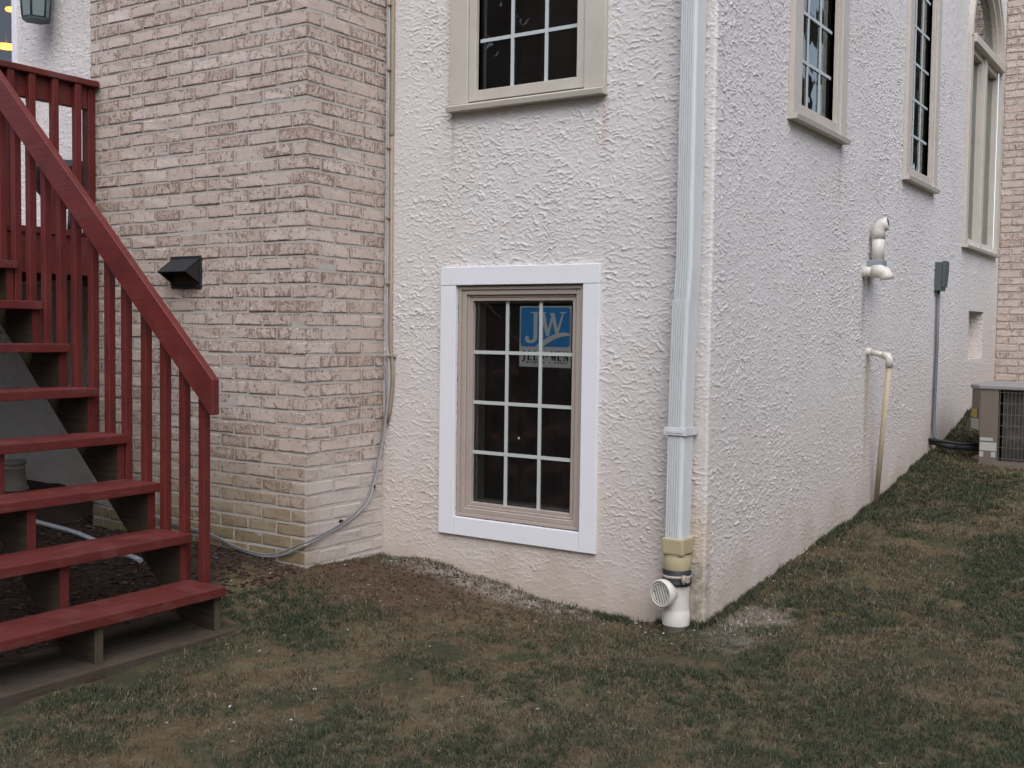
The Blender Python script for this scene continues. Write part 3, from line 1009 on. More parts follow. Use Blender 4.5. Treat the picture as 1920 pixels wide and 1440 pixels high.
# lettering under the logo, cut from simple serif strokes
GL = {
 'J': [(.25, 1, .75, 1, .1), (.55, 1, .55, .05, .22), (.55, .05, .30, -.18, .16), (.30, -.18, .12, -.08, .16)],
 'E': [(.2, 0, .2, 1, .22), (.1, 1, .75, 1, .1), (.1, 0, .78, 0, .1), (.2, .52, .6, .52, .1)],
 'L': [(.2, 0, .2, 1, .22), (.08, 1, .38, 1, .08), (.1, 0, .78, 0, .1), (.78, 0, .78, .2, .08)],
 'D': [(.2, 0, .2, 1, .22), (.1, 1, .5, 1, .1), (.1, 0, .5, 0, .1), (.5, 1, .8, .75, .15), (.8, .75, .8, .25, .2), (.8, .25, .5, 0, .15)],
 '-': [(.1, .4, .5, .4, .12)],
 'W': [(.0, 1, .28, 0, .2), (.28, 0, .5, .9, .1), (.5, .9, .72, 0, .2), (.72, 0, 1.0, 1, .1), (-.08, 1, .18, 1, .07), (.85, 1, 1.1, 1, .07)],
 'N': [(.15, 0, .15, 1, .1), (.12, 1, .8, 0, .2), (.82, 0, .82, 1, .1), (.02, 0, .3, 0, .07), (.68, 1, .95, 1, .07)],
 'I': [(.4, 0, .4, 1, .22), (.25, 0, .55, 0, .08), (.25, 1, .55, 1, .08)],
 'O': [(.5, 1, .15, .75, .13), (.15, .75, .15, .25, .2), (.15, .25, .5, 0, .13), (.5, 0, .85, .25, .13), (.85, .25, .85, .75, .2), (.85, .75, .5, 1, .13)],
 'S': [(.75, .85, .4, 1, .12), (.4, 1, .2, .75, .14), (.2, .75, .75, .3, .18), (.75, .3, .5, 0, .14), (.5, 0, .18, .15, .12)],
 'R': [(.2, 0, .2, 1, .22), (.1, 1, .55, 1, .1), (.55, 1, .75, .75, .15), (.75, .75, .5, .5, .12), (.2, .5, .5, .5, .1), (.5, .5, .85, 0, .18)],
 '&': [(.85, .0, .3, .75, .15), (.3, .75, .45, 1, .12), (.45, 1, .6, .8, .12), (.6, .8, .2, .3, .12), (.2, .3, .4, 0, .13), (.4, 0, .8, .4, .1)],
}
def text(s_, x0, x1, z0, h, y, name):
    mb = MB()
    adv = (x1 - x0) / len(s_)
    k = 0
    for i, ch in enumerate(s_):
        for (a, b, c, e, wd) in GL.get(ch, []):
            p = Vector((x0 + adv * (i + a * .86), z0 + b * h)); q = Vector((x0 + adv * (i + c * .86), z0 + e * h))
            dv = (q - p)
            nv = Vector((-dv.y, dv.x)).normalized() * wd * h * .5
            ex = dv.normalized() * h * .03
            mb.prism([tuple(p - ex + nv), tuple(p - ex - nv), tuple(q + ex - nv), tuple(q + ex + nv)], 1, y - .00004 * (k % 40), y + .0003)
            k += 1
    return mb.build(name, INK, stk)
text('JELD-WEN', sx0 + .014, sx1 - .008, 1.143, .042, SY - .0009, 'lettering')
lx0, lx1 = sx0 + .040, sx1 - .014
lstep = (lx1 - lx0) / 15
for wd_, i0 in (('WINDOWS', 0), ('&', 8), ('DOORS', 10)):
    text(wd_, lx0 + lstep * i0, lx0 + lstep * (i0 + len(wd_)), 1.127, .0100, SY - .0009, 'lettering')

dot = MB()
dot.lathe([(0, .0), (.0055, .0), (.0065, .001), (.0055, .0025), (0, .003)], (-1.010, .0430, .757), (0, -1, 0), 14)
dot = dot.build('paper_dot', PAPER)
tag(dot, 'tiny round white dot stuck on the lower window glass', 'dot sticker')

# ------------------------------------------------------------------ downspout
ds = empty('downspout', (-.09, -.06, .4))
tag(ds, 'white ribbed downspout running down the wall beside the house corner', 'downspout')
def ds_section(cx, y0, y1, w=.078):
    """outline (x,y) with five ribs on the front"""
    a, b = cx - w / 2, cx + w / 2
    pts = [(a, y1), (a, y0 + .010), (a + .003, y0 + .003)]
    n = 5
    for i in range(n):
        u0 = a + .006 + i * (w - .026) / n
        uw = (w - .026) / n
        pts += [(u0, y0), (u0 + uw * .50, y0), (u0 + uw * .62, y0 + .006), (u0 + uw * .88, y0 + .006)]
    pts += [(b - .019, y0), (b - .010, y0 + .001), (b - .003, y0 + .005), (b, y0 + .012), (b, y1 - .008), (b - .006, y1)]
    return pts
def loft(secs, name, m_, parent):
    mb = MB()
    rings = [[mb.bm.verts.new((x, y, z)) for x, y in pts] for pts, z in secs]
    for a, b in zip(rings, rings[1:]):
        n = len(a)
        for i in range(n):
            mb.bm.faces.new((a[i], a[(i + 1) % n], b[(i + 1) % n], b[i]))
    mb.bm.faces.new(rings[0]); mb.bm.faces.new(rings[-1])
    bmesh.ops.recalc_face_normals(mb.bm, faces=mb.bm.faces[:])
    o = mb.build(name, m_, parent)
    o.location = -Vector(parent.location)
    return o
loft([(ds_section(-.078, -.115, -.014), 5.9), (ds_section(-.079, -.115, -.014), 1.56), (ds_section(-.0835, -.118, -.018, .080), 1.47), (ds_section(-.086, -.119, -.018, .073), 1.36)], 'upper_pipe', ALU, ds)
loft([(ds_section(-.087, -.124, -.021, .083), 1.422), (ds_section(-.088, -.124, -.021, .081), 1.39), (ds_section(-.0945, -.125, -.022, .080), .99), (ds_section(-.0985, -.125, -.022, .080), .38)], 'lower_pipe', ALU, ds)
t = MB()
x0, x1 = -.1445, -.048
t.box(x0, x1, -.131, -.126, .842, .876, .0015)
t.box(x1, x1 + .004, -.1305, -.004, .842, .876, .001)
t.box(x0 - .004, x0, -.1305, -.004, .842, .876, .001)
t.box(x0 + .01, x1 - .01, -.1335, -.1312, .852, .866, .001)
o = t.build('strap', mat_paint('bright_aluminium', (.66, .67, .68), .25, .15, (.3, .3, .3), 20), ds); o.location = -Vector(ds.location)

# drain fitting under the downspout
df = empty('drain_fitting', (-.095, -.075, 0))
tag(df, 'white plastic drain elbow with round grate under the downspout', 'drain')
cx, cy = -.097, -.076
def loc0(o): o.location = -Vector(o.parent.location); return o
t = MB()
t.box(cx - .050, cx + .052, cy - .058, cy + .058, .322, .397, .012, seg=3)
t.lathe([(.0575, .0), (.0575, .012)], (cx, cy, .312), seg=36)
t.lathe([(.058, .0), (.060, .008), (.060, .050), (.057, .058)], (cx, cy, .256), seg=36)
loc0(t.build('adapter', PVCY, df))
t = MB()
t.lathe([(.050, -.012), (.0625, -.012), (.064, -.008), (.064, .002), (.0625, .004), (.0625, .05), (.058, .056), (.057, .064), (.05, .064)], (cx, cy, .200), seg=36)
cp_ = loc0(t.build('coupling', RUBBER, df))
t = MB()
t.lathe([(.0645, .022), (.0660, .022), (.0660, .034), (.0645, .034)], (cx, cy, .200), seg=36)
t.box(cx + .050, cx + .082, cy - .065, cy - .040, .212, .240, .003)
t.tube([(cx + .066, cy - .072, .208), (cx + .066, cy - .072, .246)], .0065, 8)
o = t.build('hose_clamp', STEEL, cp_)
o.location = (0, 0, 0)
t = MB()
t.lathe([(.054, -.14), (.054, .0), (.0590, .0), (.0595, .004), (.0595, .060), (.057, .064), (.056, .075), (.056, .195)], (cx, cy, .010), seg=36)
gd = Vector((-.28, -.955, -.03)).normalized()
gc = Vector((cx - .004, cy + .012, .160))
t.lathe([(.050, .02), (.052, .065), (.0585, .075), (.060, .080), (.060, .105), (.057, .108), (.052, .108), (.052, .085)], gc, gd, 36)
loc0(t.build('elbow', PVC, df))
t = MB()
up = (Vector((0, 0, 1)) - gd * gd.z).normalized()
sd = gd.cross(up)
ra = R(20)
e1 = (up * math.cos(ra) + sd * math.sin(ra)); e2 = gd.cross(e1)
fc = gc + gd * .102
t.lathe([(.044, .0), (.0525, .0), (.0525, -.006), (.044, -.006), (.044, 0)], fc + gd * .003, gd, 36)
for i in range(-3, 4):
    o_ = i * .0145
    hl = math.sqrt(max(.046 ** 2 - o_ ** 2, 0))
    c = fc + e2 * o_
    q = [c + e1 * a + e2 * b for a, b in ((-hl, -.0036), (hl, -.0036), (hl, .0036), (-hl, .0036))]
    t.face(q)
    for a, b in ((0, 1), (2, 3)):
        t.face([q[a], q[b], q[b] - gd * .004, q[a] - gd * .004])
bmesh.ops.recalc_face_normals(t.bm, faces=t.bm.faces[:])
loc0(t.build('grate', PVC, df))
t = MB()
t.lathe([(0, 0), (.0515, 0)], gc + gd * .0965, gd, 36)  # black disc stands in for the shade inside the elbow
loc0(t.build('throat_shade', BLACK, df))

# ------------------------------------------------------------------ things on the side wall
fp = empty('vent_pipe', (0, 2.37, 1.70))
tag(fp, 'white plastic vent pipe rising to a small elbow on the side wall', 'vent pipe')
t = MB()
t.tube([(.055, 2.37, 1.735), (.055, 2.37, 1.885)], .037, 20)
t.tube([(.055, 2.37, 1.872), (.055, 2.37, 1.915), (.062, 2.372, 1.940), (.080, 2.376, 1.956), (.108, 2.38, 1.962)], .0405, 20)
loc0(t.build('riser', PVC, fp))
t = MB().lathe([(0, 0), (.036, 0)], (.1088, 2.38, 1.962), (1, .1, .15), 20)  # black disc painted as the shade in the pipe mouth
loc0(t.build('opening_shade', BLACK, fp))
t = MB().box(.0, .096, 2.325, 2.425, 1.642, 1.742, .004)
loc0(t.build('base_box', GREYBOX, fp))
ep = empty('exhaust_pipe', (0, 2.26, 1.665))
tag(ep, 'white plastic exhaust elbow turned down on the side wall below the taller vent pipe', 'exhaust pipe')
t = MB()
t.tube([(-.02, 2.255, 1.665), (.075, 2.255, 1.665)], .0305, 20)
t.tube([(.06, 2.255, 1.665), (.10, 2.255, 1.667), (.128, 2.255, 1.655), (.140, 2.255, 1.636), (.143, 2.255, 1.618)], .0405, 20)
loc0(t.build('elbow', PVC, ep))
dp = empty('drain_pipe', (0, 2.44, .22))
tag(dp, 'thin leaning plastic drain pipe from the side wall down to the grass', 'drain pipe')
t = MB()
t.tube([(-.02, 2.40, 1.185), (.03, 2.39, 1.182)], .023, 16)
t.tube([(.02, 2.39, 1.182), (.115, 2.36, 1.165)], .017, 16)
t.tube([(.105, 2.362, 1.167), (.135, 2.355, 1.160), (.146, 2.353, 1.14), (.145, 2.354, 1.095)], .0225, 16)
loc0(t.build('upper_elbow', PVC, dp))
t = MB()
t.tube([(.145, 2.354, 1.10), (.020, 2.60, gz(.02, 2.6) - .06)], .0165, 16)
loc0(t.build('lower_pipe', PVCT, dp))

eb = empty('disconnect_box', (0, 4.13, 1.62))
tag(eb, 'grey green electrical disconnect box on the side wall with conduit below', 'electrical box')
t = MB()
t.box(.0, .058, 4.085, 4.205, 1.622, 1.835, .005)
loc0(t.build('body', GREENBOX, eb))
t = MB().prism([(.0585, 1.650), (.068, 1.650), (.078, 1.78), (.078, 1.842), (.0585, 1.842)], 1, 4.080, 4.210)
loc0(t.build('lid', GREENBOX, eb))
t = MB().tube([(.022, 4.14, 1.63), (.022, 4.145, 1.2), (.020, 4.13, .62), (.035, 4.12, .53), (.10, 4.09, .49)], .0125, 12)
loc0(t.build('conduit', CONDUIT, eb))

# ------------------------------------------------------------------ air conditioner
ZA = .372
ac = empty('air_conditioner', (.72, 4.2, ZA))
tag(ac, 'taupe outdoor air conditioner with wire grille beside the stucco side wall', 'air conditioner')
x0, x1, y0, y1 = .30, 1.10, 3.90, 4.66
out = [(x0, y0 + .15), (x0 + .085, y0), (x1 - .03, y0), (x1, y0 + .03), (x1, y1), (x0, y1)]
t = MB().prism([(a + .008 if a == x0 else a, b) for a, b in out], 2, ZA - .01, ZA + .035)
loc0(t.build('base', ACTAN, ac))
t = MB()
t.prism([(x0, y0 + .15), (x0 + .085, y0), (x0 + .205, y0), (x0 + .205, y0 + .30), (x0, y0 + .30)], 2, ZA + .2355, ZA + .54)
t.prism([(x0 + .085, y0 + .001), (x0 + .205, y0 + .001), (x0 + .205, y0 + .29), (x0 + .095, y0 + .29)], 2, ZA + .036, ZA + .235)
loc0(t.build('control_panel', ACTAN, ac))
t = MB().prism([(a + (.012 if a > .7 else -.012), b + (.012 if b > 4.2 else -.012)) for a, b in out], 2, ZA + .541, ZA + .572, .006)
loc0(t.build('top', ACTOP, ac))
t = MB().prism([(x0 + .23, y0 + .035), (x1 - .03, y0 + .035), (x1 - .03, y1 - .03), (x0 + .03, y1 - .03), (x0 + .03, y0 + .32), (x0 + .23, y0 + .32)], 2, ZA + .036, ZA + .54)
loc0(t.build('coil', mat_paint('dark_coil', (.02, .021, .022), .6, .3), ac))
t = MB()
a0 = x0 + .208
for i in range(24):
    x = a0 + .006 + i * .0252
    if x > x1 - .01: break
    t.box(x - .0013, x + .0013, y0 + .004, y0 + .0066, ZA + .037, ZA + .54)
for i in range(7):
    z = ZA + .055 + i * .078
    t.box(a0, x1 - .01, y0 + .0005, y0 + .0038, z - .0016, z + .0016)
t.box(x1 - .012, x1, y0, y0 + .02, ZA + .036, ZA + .54)
for i in range(12):
    y = y0 + .03 + i * .056
    t.box(x1 - .0066, x1 - .004, y - .0013, y + .0013, ZA + .037, ZA + .54)
loc0(t.build('grille', WIRE, ac))
t = MB()
nx_, ny_ = -.15, -.085
t.prism([(x0 + .002, y0 + .14), (x0 + .055, y0 + .047), (x0 + .053, y0 + .045), (x0, y0 + .138)], 2, ZA + .335, ZA + .395)
loc0(t.build('warning_label', YELLOW, ac))
t = MB()
t.prism([(x0 + .0, y0 + .145), (x0 + .075, y0 + .012), (x0 + .073, y0 + .010), (x0 - .002, y0 + .143)], 2, ZA + .25, ZA + .325)
t.box(x0 + .09, x0 + .20, y0 - .002, y0 - .0005, ZA + .105, ZA + .165)
t.box(x0 + .09, x0 + .175, y0 - .002, y0 - .0005, ZA + .175, ZA + .198)
t.box(x0 + .09, x0 + .115, y0 - .002, y0 - .0005, ZA + .06, ZA + .098)
t.box(x0 + .165, x0 + .195, y0 - .002, y0 - .0005, ZA + .06, ZA + .098)
loc0(t.build('paper_label', PAPER, ac))
ls = MB()
ls.tube([(-.02, 4.10, .505), (.06, 4.09, .495), (.14, 4.08, .475), (.24, 4.10, .475), (.36, 4.12, .47)], .024, 12)
ls.tube([(-.02, 4.06, .515), (.10, 4.06, .51), (.22, 4.07, .50), (.36, 4.10, .50)], .008, 8)
for s_ in (.09, .20):
    ls.tube([(s_, 4.085, .487), (s_ + .008, 4.085, .486)], .0255, 12)
ls = ls.build('refrigerant_line', RUBBER)
tag(ls, 'black insulated pipe running from the side wall to the air conditioner', 'pipe')

# ------------------------------------------------------------------ chimney vent, cables, lantern
vt = empty('air_vent', (-2.7, YB, 1.56))
tag(vt, 'black hooded metal vent on the brick chimney', 'vent')
V0, V1, VZ0, VZ1 = -2.817, -2.582, 1.482, 1.650
t = MB()
frame_rect(t, V0, V1, VZ0, VZ1, .022, -YB + .010, -YB - .01, .002)
loc0(t.build('flange', BLACK, vt))
t = MB()
tip = (YB - .105, 1.566)
t.prism([(YB - .006, VZ1 - .012), (tip[0], tip[1]), (tip[0], tip[1] - .004), (YB - .006, VZ1 - .018)], 0, V0 + .008, V1 - .008)
for xx in (V0 + .008, V1 - .010):
    t.prism([(YB - .006, VZ1 - .014), (tip[0], tip[1]), (YB - .006, VZ0 + .024)], 0, xx, xx + .002)
loc0(t.build('hood', BLACK, vt))
t = MB()
t.box(V0 + .022, V1 - .022, YB - .002, YB + .002, VZ0 + .022, VZ1 - .022)
for i in range(6):
    t.box(V0 + .035, V1 - .035, YB - .0058, YB - .0022, VZ0 + .030 + i * .011, VZ0 + .034 + i * .011)
loc0(t.build('louver', mat_paint('brown_louver', (.06, .045, .022), .6, .3), vt))

def spline(pts, n=10):
    pts = [Vector(p) for p in pts]
    q = [pts[0] * 2 - pts[1]] + pts + [pts[-1] * 2 - pts[-2]]
    out = []
    for i in range(1, len(q) - 2):
        for k in range(n):
            t_ = k / n
            a, b, c, e = q[i - 1], q[i], q[i + 1], q[i + 2]
            out.append(.5 * ((2 * b) + (c - a) * t_ + (2 * a - 5 * b + 4 * c - e) * t_ * t_ + (3 * b - a - 3 * c + e) * t_ ** 3))
    out.append(pts[-1])
    return out
path = [(-1.805, -.020, 2.4), (-1.803, -.020, 1.6), (-1.804, -.020, 1.25), (-1.787, -.022, 1.10), (-1.784, -.022, .98), (-1.803, -.024, .82),
        (-1.822, -.045, .63), (-1.824, -.11, .43), (-1.824, -.185, .353), (-1.824, -.345, .288), (-1.824, -.56, .237), (-1.845, -.592, .222),
        (-1.97, -.593, .166), (-2.118, -.594, .140), (-2.311, -.594, .158), (-2.471, -.594, .195), (-2.9, -.60, .24), (-3.45, -.60, .285), (-3.7, -.5, .30)]
cb = MB()
cb.tube([(-1.806, -.020, 5.9)] + spline(path, 8), .0068, 10)
cb = cb.build('grey_cable', CABLEG)
tag(cb, 'grey cable down the corner of chimney and stucco, looping round the brick base', 'cable')
cb2 = MB()
off = [(a + .004, b - .014, c + .010) for a, b, c in path[5:9]] + [(a + .008, b - .003, c + .014) for a, b, c in path[9:11]] + [(a - .003, b - .012, c + .013) for a, b, c in path[11:]]
cb2.tube(spline([(-1.800, -.036, 1.1), (-1.795, -.036, .95)] + off, 8), .0042, 8)
cb2 = cb2.build('dark_cable', CABLED)
tag(cb2, 'thin dark cable tied along the grey cable round the chimney base', 'cable')
cc = MB()
cc.tube([(-1.786, -.013, 5.9), (-1.786, -.013, 2.3), (-1.789, -.013, 2.28)], .011, 12)
cc.tube([(-1.787, -.013, 2.30), (-1.783, -.013, 1.20), (-1.768, -.014, 1.09), (-1.766, -.014, .99), (-1.785, -.014, .85), (-1.802, -.016, .79)], .009, 10)
cc = cc.build('tan_conduit', CABLET)
tag(cc, 'tan plastic tube running up the inside corner beside the chimney', 'conduit')
k = 0
for (x, y, z, w) in [(-1.793, -.012, 1.145, .05), (-1.797, -.012, 1.52, .03), (-1.797, -.012, 1.86, .03), (-1.797, -.012, 2.22, .03), (-1.797, -.012, 2.62, .03), (-1.797, -.012, 2.95, .03)]:
    c = MB()
    c.box(x - w / 2, x + w / 2, y - .022, y + .012, z - .006, z + .006, .002)
    if w > .04:
        c.box(x + w / 2, x + w / 2 + .016, y - .008, y + .012, z - .009, z + .009, .002)
    c = c.build('cable_clip', STEEL if w > .04 else CABLET)
    zt_ = ('larger rusty cable clip low on the conduit level with the lower window', 'lowest tan clip on the conduit, just above the rusty clip', 'tan clip on the conduit two above the rusty clip',
           'tan clip on the conduit level with the foot of the upper window', 'tan clip on the conduit beside the upper window glass', 'topmost tan clip on the conduit near the top of the photo')[k]
    tag(c, zt_, 'cable clip', 'clips holding the tan conduit')
    k += 1
for i, (pt, lb) in enumerate([((-1.825, -.092, .455), 'small nail clip where the grey cable starts its bend on the narrow chimney face'), ((-1.825, -.335, .305), 'small nail clip above the lowest run of grey cable on the narrow chimney face')]):
    c = MB()
    c.box(pt[0] - .012, pt[0] + .010, pt[1] - .007, pt[1] + .007, pt[2] - .004, pt[2] + .014, .002)
    c = c.build('nail_clip', BLACK)
    tag(c, lb, 'cable clip', 'nail clips on the chimney cable')

# lantern
ln = empty('wall_lantern', (-4.72, -.14, 3.25))
tag(ln, 'hexagonal glass wall lantern beside the door above the deck', 'lantern')
lx, ly, lz = -4.715, -.135, 3.25
def hexp(r, z): return [(lx + r * math.cos(R(60 * i + 8)), ly + r * math.sin(R(60 * i + 8)), z) for i in range(6)]
t = MB()
a, b = hexp(.082, lz + .03), hexp(.104, lz + .34)
for i in range(6):
    q = [a[i], a[(i + 1) % 6], b[(i + 1) % 6], b[i]]
    t.face(q)
t.face(a)
loc0(t.build('glass_panel', LANTG, ln))
t = MB()
for i in range(6):
    t.tube([a[i], b[i]], .007, 6)
    t.tube([a[i], a[(i + 1) % 6]], .006, 6)
    t.tube([b[i], b[(i + 1) % 6]], .010, 6)
t.prism([(p[0], p[1]) for p in hexp(.088, 0)], 2, lz + .012, lz + .024)
t.lathe([(.13, .35), (.02, .47), (.0, .48)], (lx, ly, lz), seg=6)
t.tube([(lx, ly, lz + .46), (lx, ly + .05, lz + .50), (lx, 0, lz + .47)], .012, 8)
t.box(lx - .05, lx + .05, -.02, 0, lz + .36, lz + .58, .004)
loc0(t.build('frame', mat_paint('dark_verdigris_metal', (.05, .075, .08), .5, .3, (.03, .04, .04)), ln))
# lamps glowing inside the door
GLOW = mat_emit('lamp_glow', (1.0, .24, .02), 4.0)
for i, (x, y, z, rx, lb) in enumerate([(-5.745, .32, 3.605, .035, 'small orange lamp glowing behind the door glass, the upper one'), (-5.80, .32, 3.342, .075, 'wide orange lamp glowing behind the door glass, the lower one')]):
    lp = empty('indoor_lamp', (x, y, z))
    tag(lp, lb, 'lamp', 'lamps glowing inside the door')
    t = MB()
    t.lathe([(0, -.018), (rx * .8, -.012), (rx, 0), (rx * .8, .012), (0, .018)], (0, 0, 0), seg=20)
    t.build('lamp_shade', GLOW, lp)
    t = MB().tube([(0, 0, .018), (0, 0, .5)], .004, 6)
    t.build('stem', BLACK, lp)

# ------------------------------------------------------------------ stairs
st = empty('staircase', (-2.5, -1.85, 0))
tag(st, 'red wooden open staircase climbing along the brick chimney to the deck', 'stairs')
RISE, RUN, TX0, TZ0 = .2035, .217, -1.653, .174
YN, YF = -2.47, -1.238
NT = 8
for i in range(NT):
    xf, zt_ = TX0 - RUN * i, TZ0 + RISE * i
    t = MB()
    j = random.uniform(-.003, .003)
    t.box(xf - .140, xf, YN, YF + j, zt_ - .040, zt_, .004, seg=2)
    t.box(xf - .236, xf - .1435, YN, YF - .003 - j, zt_ - .041, zt_ - .001, .004, seg=2)
    t.mi = 1
    for yc in (-1.262, -1.845, -2.43):
        for dx_ in (.035, .105, .172, .212):
            xx_ = xf - dx_ + random.uniform(-.004, .004); yy_ = yc + random.uniform(-.007, .007)
            zc_ = zt_ + (.0004 if dx_ < .14 else -.0006)
            t.face([(xx_ + .0042 * math.cos(k_ * 1.0472), yy_ + .0042 * math.sin(k_ * 1.0472), zc_) for k_ in range(6)])
    t.mi = 0
    loc0(t.build('tread', [RED, BLACK], st))
for yc in (-1.262, -1.845, -2.43):
    pts = [(TX0 - .027, -.012)]
    for i in range(NT):
        xf = TX0 - .027 - RUN * i
        zt_ = TZ0 + RISE * i - .0412
        pts += [(xf, zt_), (xf - RUN, zt_)]
    pts[-1] = (TX0 - .027 - RUN * NT + .01, TZ0 + RISE * (NT - 1) - .0412)
    xe = TX0 - .027 - RUN * NT + .01
    pts.append((xe, 1.52))
    pts.append((xe, 1.03 - .33 + .938 * (-2.634 - xe)))
    xb = -2.634 + (.70 - (-.012)) / .938
    pts.append((xb, -.012))
    mb = MB()
    mb.prism(pts, 1, yc - .019, yc + .019)
    for f in mb.bm.faces:
        f.normal_update()
        c = f.calc_center_median()
        if f.normal.x > .9:
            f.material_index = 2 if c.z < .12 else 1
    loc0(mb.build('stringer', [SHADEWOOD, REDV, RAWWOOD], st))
SL = .931
def rail_z(x): return 1.058 + (-1.697 - x) * SL
xr0, xr1 = -1.697, -3.47
t = MB()
t.prism([(xr0, rail_z(xr0)), (xr0, rail_z(xr0) - .150), (xr0 - .022, rail_z(xr0) - .150), (xr0 - .03, rail_z(xr0 - .03) - .166), (xr1, rail_z(xr1) - .166), (xr1, rail_z(xr1))], 1, -1.2755, -1.2385, .003)
loc0(t.build('handrail', REDR, st))
bx = [-1.815, -1.943, -2.072, -2.204, -2.344, -2.467, -2.589, -2.719, -2.839, -2.961, -3.086, -3.212, -3.338]
for x in bx:
    zb = TZ0 + (TX0 - x) / RUN * RISE - .30
    t = MB()
    j = random.uniform(-.003, .003)
    t.box(x - .019, x + .019, -1.2375, -1.200, max(zb, gz(x, -1.22) + .05) if x < -1.9 else .03, rail_z(x) - .055, .003)
    o = loc0(t.build('baluster', REDV, st))
    o.rotation_euler = (0, 0, 0)
sill_ = MB().box(-2.02, -1.625, -3.1, -1.19, -.14, -.013, .006, seg=2).build('ground_timber', GREYWOOD)
tag(sill_, 'flat weathered timber pad in the ground under the foot of the red stairs', 'timber pad')

# ------------------------------------------------------------------ deck
dk = empty('deck', (-5, -1.3, 0))
tag(dk, 'red wooden deck with railing at the top of the stairs', 'deck')
t = MB()
yy = -.03
for i in range(19):
    y1_, y0_ = -.03 - .14 * i, -.03 - .14 * i - .136
    xe = -3.405 if y1_ < -.62 else -3.54
    if y0_ < -.58 < y1_ + .05: xe = -3.54
    t.box(-7.4, xe, y0_, y1_, 1.765, 1.80, .003)
loc0(t.build('floor', REDR, dk))
t = MB()
t.box(-3.460, -3.422, -2.70, -.64, 1.555, 1.763, .003)
t.box(-7.4, -3.461, -2.70, -2.662, 1.555, 1.763, .003)
loc0(t.build('rim_board', RED, dk))
t = MB()
for i in range(9):
    y = -.30 - .29 * i
    t.box(-7.38, -3.545 if y > -.64 else -3.462, y - .019, y + .019, 1.56, 1.762)
loc0(t.build('joist', SHADEWOOD, dk))
for (x, y, z0_, z1_) in ((-3.49, -.607, 1.50, 2.60), (-3.49, -1.215, 1.50, 2.60), (-3.49, -2.6, -.05, 2.60), (-7.3, -2.6, -.05, 2.60)):
    t = MB().box(x - .03, x + .03, y - .022, y + .022, z0_, z1_, .003)
    loc0(t.build('post', REDV, dk))
t = MB().box(-3.56, -3.42, -1.26, -.584, 2.602, 2.635, .004)
loc0(t.build('rail_cap', RED, dk))
t = MB().box(-3.503, -3.465, -1.192, -.630, 2.478, 2.601, .003)
loc0(t.build('top_rail', RED, dk))
for y in (-.713, -.851, -.986, -1.105):
    t = MB().box(-3.464, -3.427, y - .019, y + .019, 1.60, 2.60, .003)
    loc0(t.build('baluster', REDV, dk))
t = MB()
t.box(-7.3, -3.56, -2.66, -2.52, 2.602, 2.635, .004)
t.box(-7.26, -3.52, -2.60, -2.565, 2.478, 2.601, .003)
loc0(t.build('top_rail', RED, dk))
for i in range(26):
    x = -3.66 - .14 * i
    t = MB().box(x - .019, x + .019, -2.70, -2.661 - .001, 1.6, 2.6)
    t.box(x - .0185, x + .0185, -2.6605, -2.602, 2.49, 2.59)
    loc0(t.build('baluster', REDV, dk))

gl = empty('kettle_grill', (-4.03, -.34, 1.80))
tag(gl, 'dark round bowl grill on splayed legs standing on the deck', 'grill')
t = MB().lathe([(.0, -.20), (.09, -.185), (.18, -.13), (.235, -.06), (.252, .0), (.258, .03), (.25, .05), (.19, .075), (.1, .09), (.0, .095)], (0, 0, .38), seg=32)
t.build('bowl', BLACK, gl)
for a in (200, 320, 80):
    t = MB().tube([(.13 * math.cos(R(a)), .13 * math.sin(R(a)), .24), (.24 * math.cos(R(a)), .24 * math.sin(R(a)), .0)], .011, 8)
    t.build('leg', BLACK, gl)
t = MB().tube([(-.25, -.03, .385), (-.31, -.03, .39), (-.31, .03, .39), (-.25, .03, .385)], .009, 8)
t.build('handle', PVCT, gl)

# pot and hose under the stairs
pz = gz(-4.74, -.29)
pt = MB().lathe([(.0, .20), (.075, .20), (.082, .198), (.082, .175), (.072, .172), (.070, .160), (.078, .158), (.078, .145), (.072, .140), (.086, .03), (.092, .025), (.098, .018), (.098, .0), (0, 0)], (-4.80, -.27, pz - .005), seg=28).build('plant_pot', POT)
tag(pt, 'pale grey banded pot standing on the soil behind the stairs', 'pot')
hp = MB()
pts = [(-4.15, -.73, 0), (-3.767, -.761, 0), (-3.341, -.80, 0), (-2.9, -.88, 0), (-2.62, -.935, 0)]
hp.tube(spline([(a, b, gz(a, b) + .012) for a, b, _ in pts], 6), .0135, 12)
hp = hp.build('white_pipe', mat_paint('bluish_white_plastic', (.46, .49, .52), .4, .2))
tag(hp, 'thin white pipe lying on the dark mulch under the stairs', 'pipe')

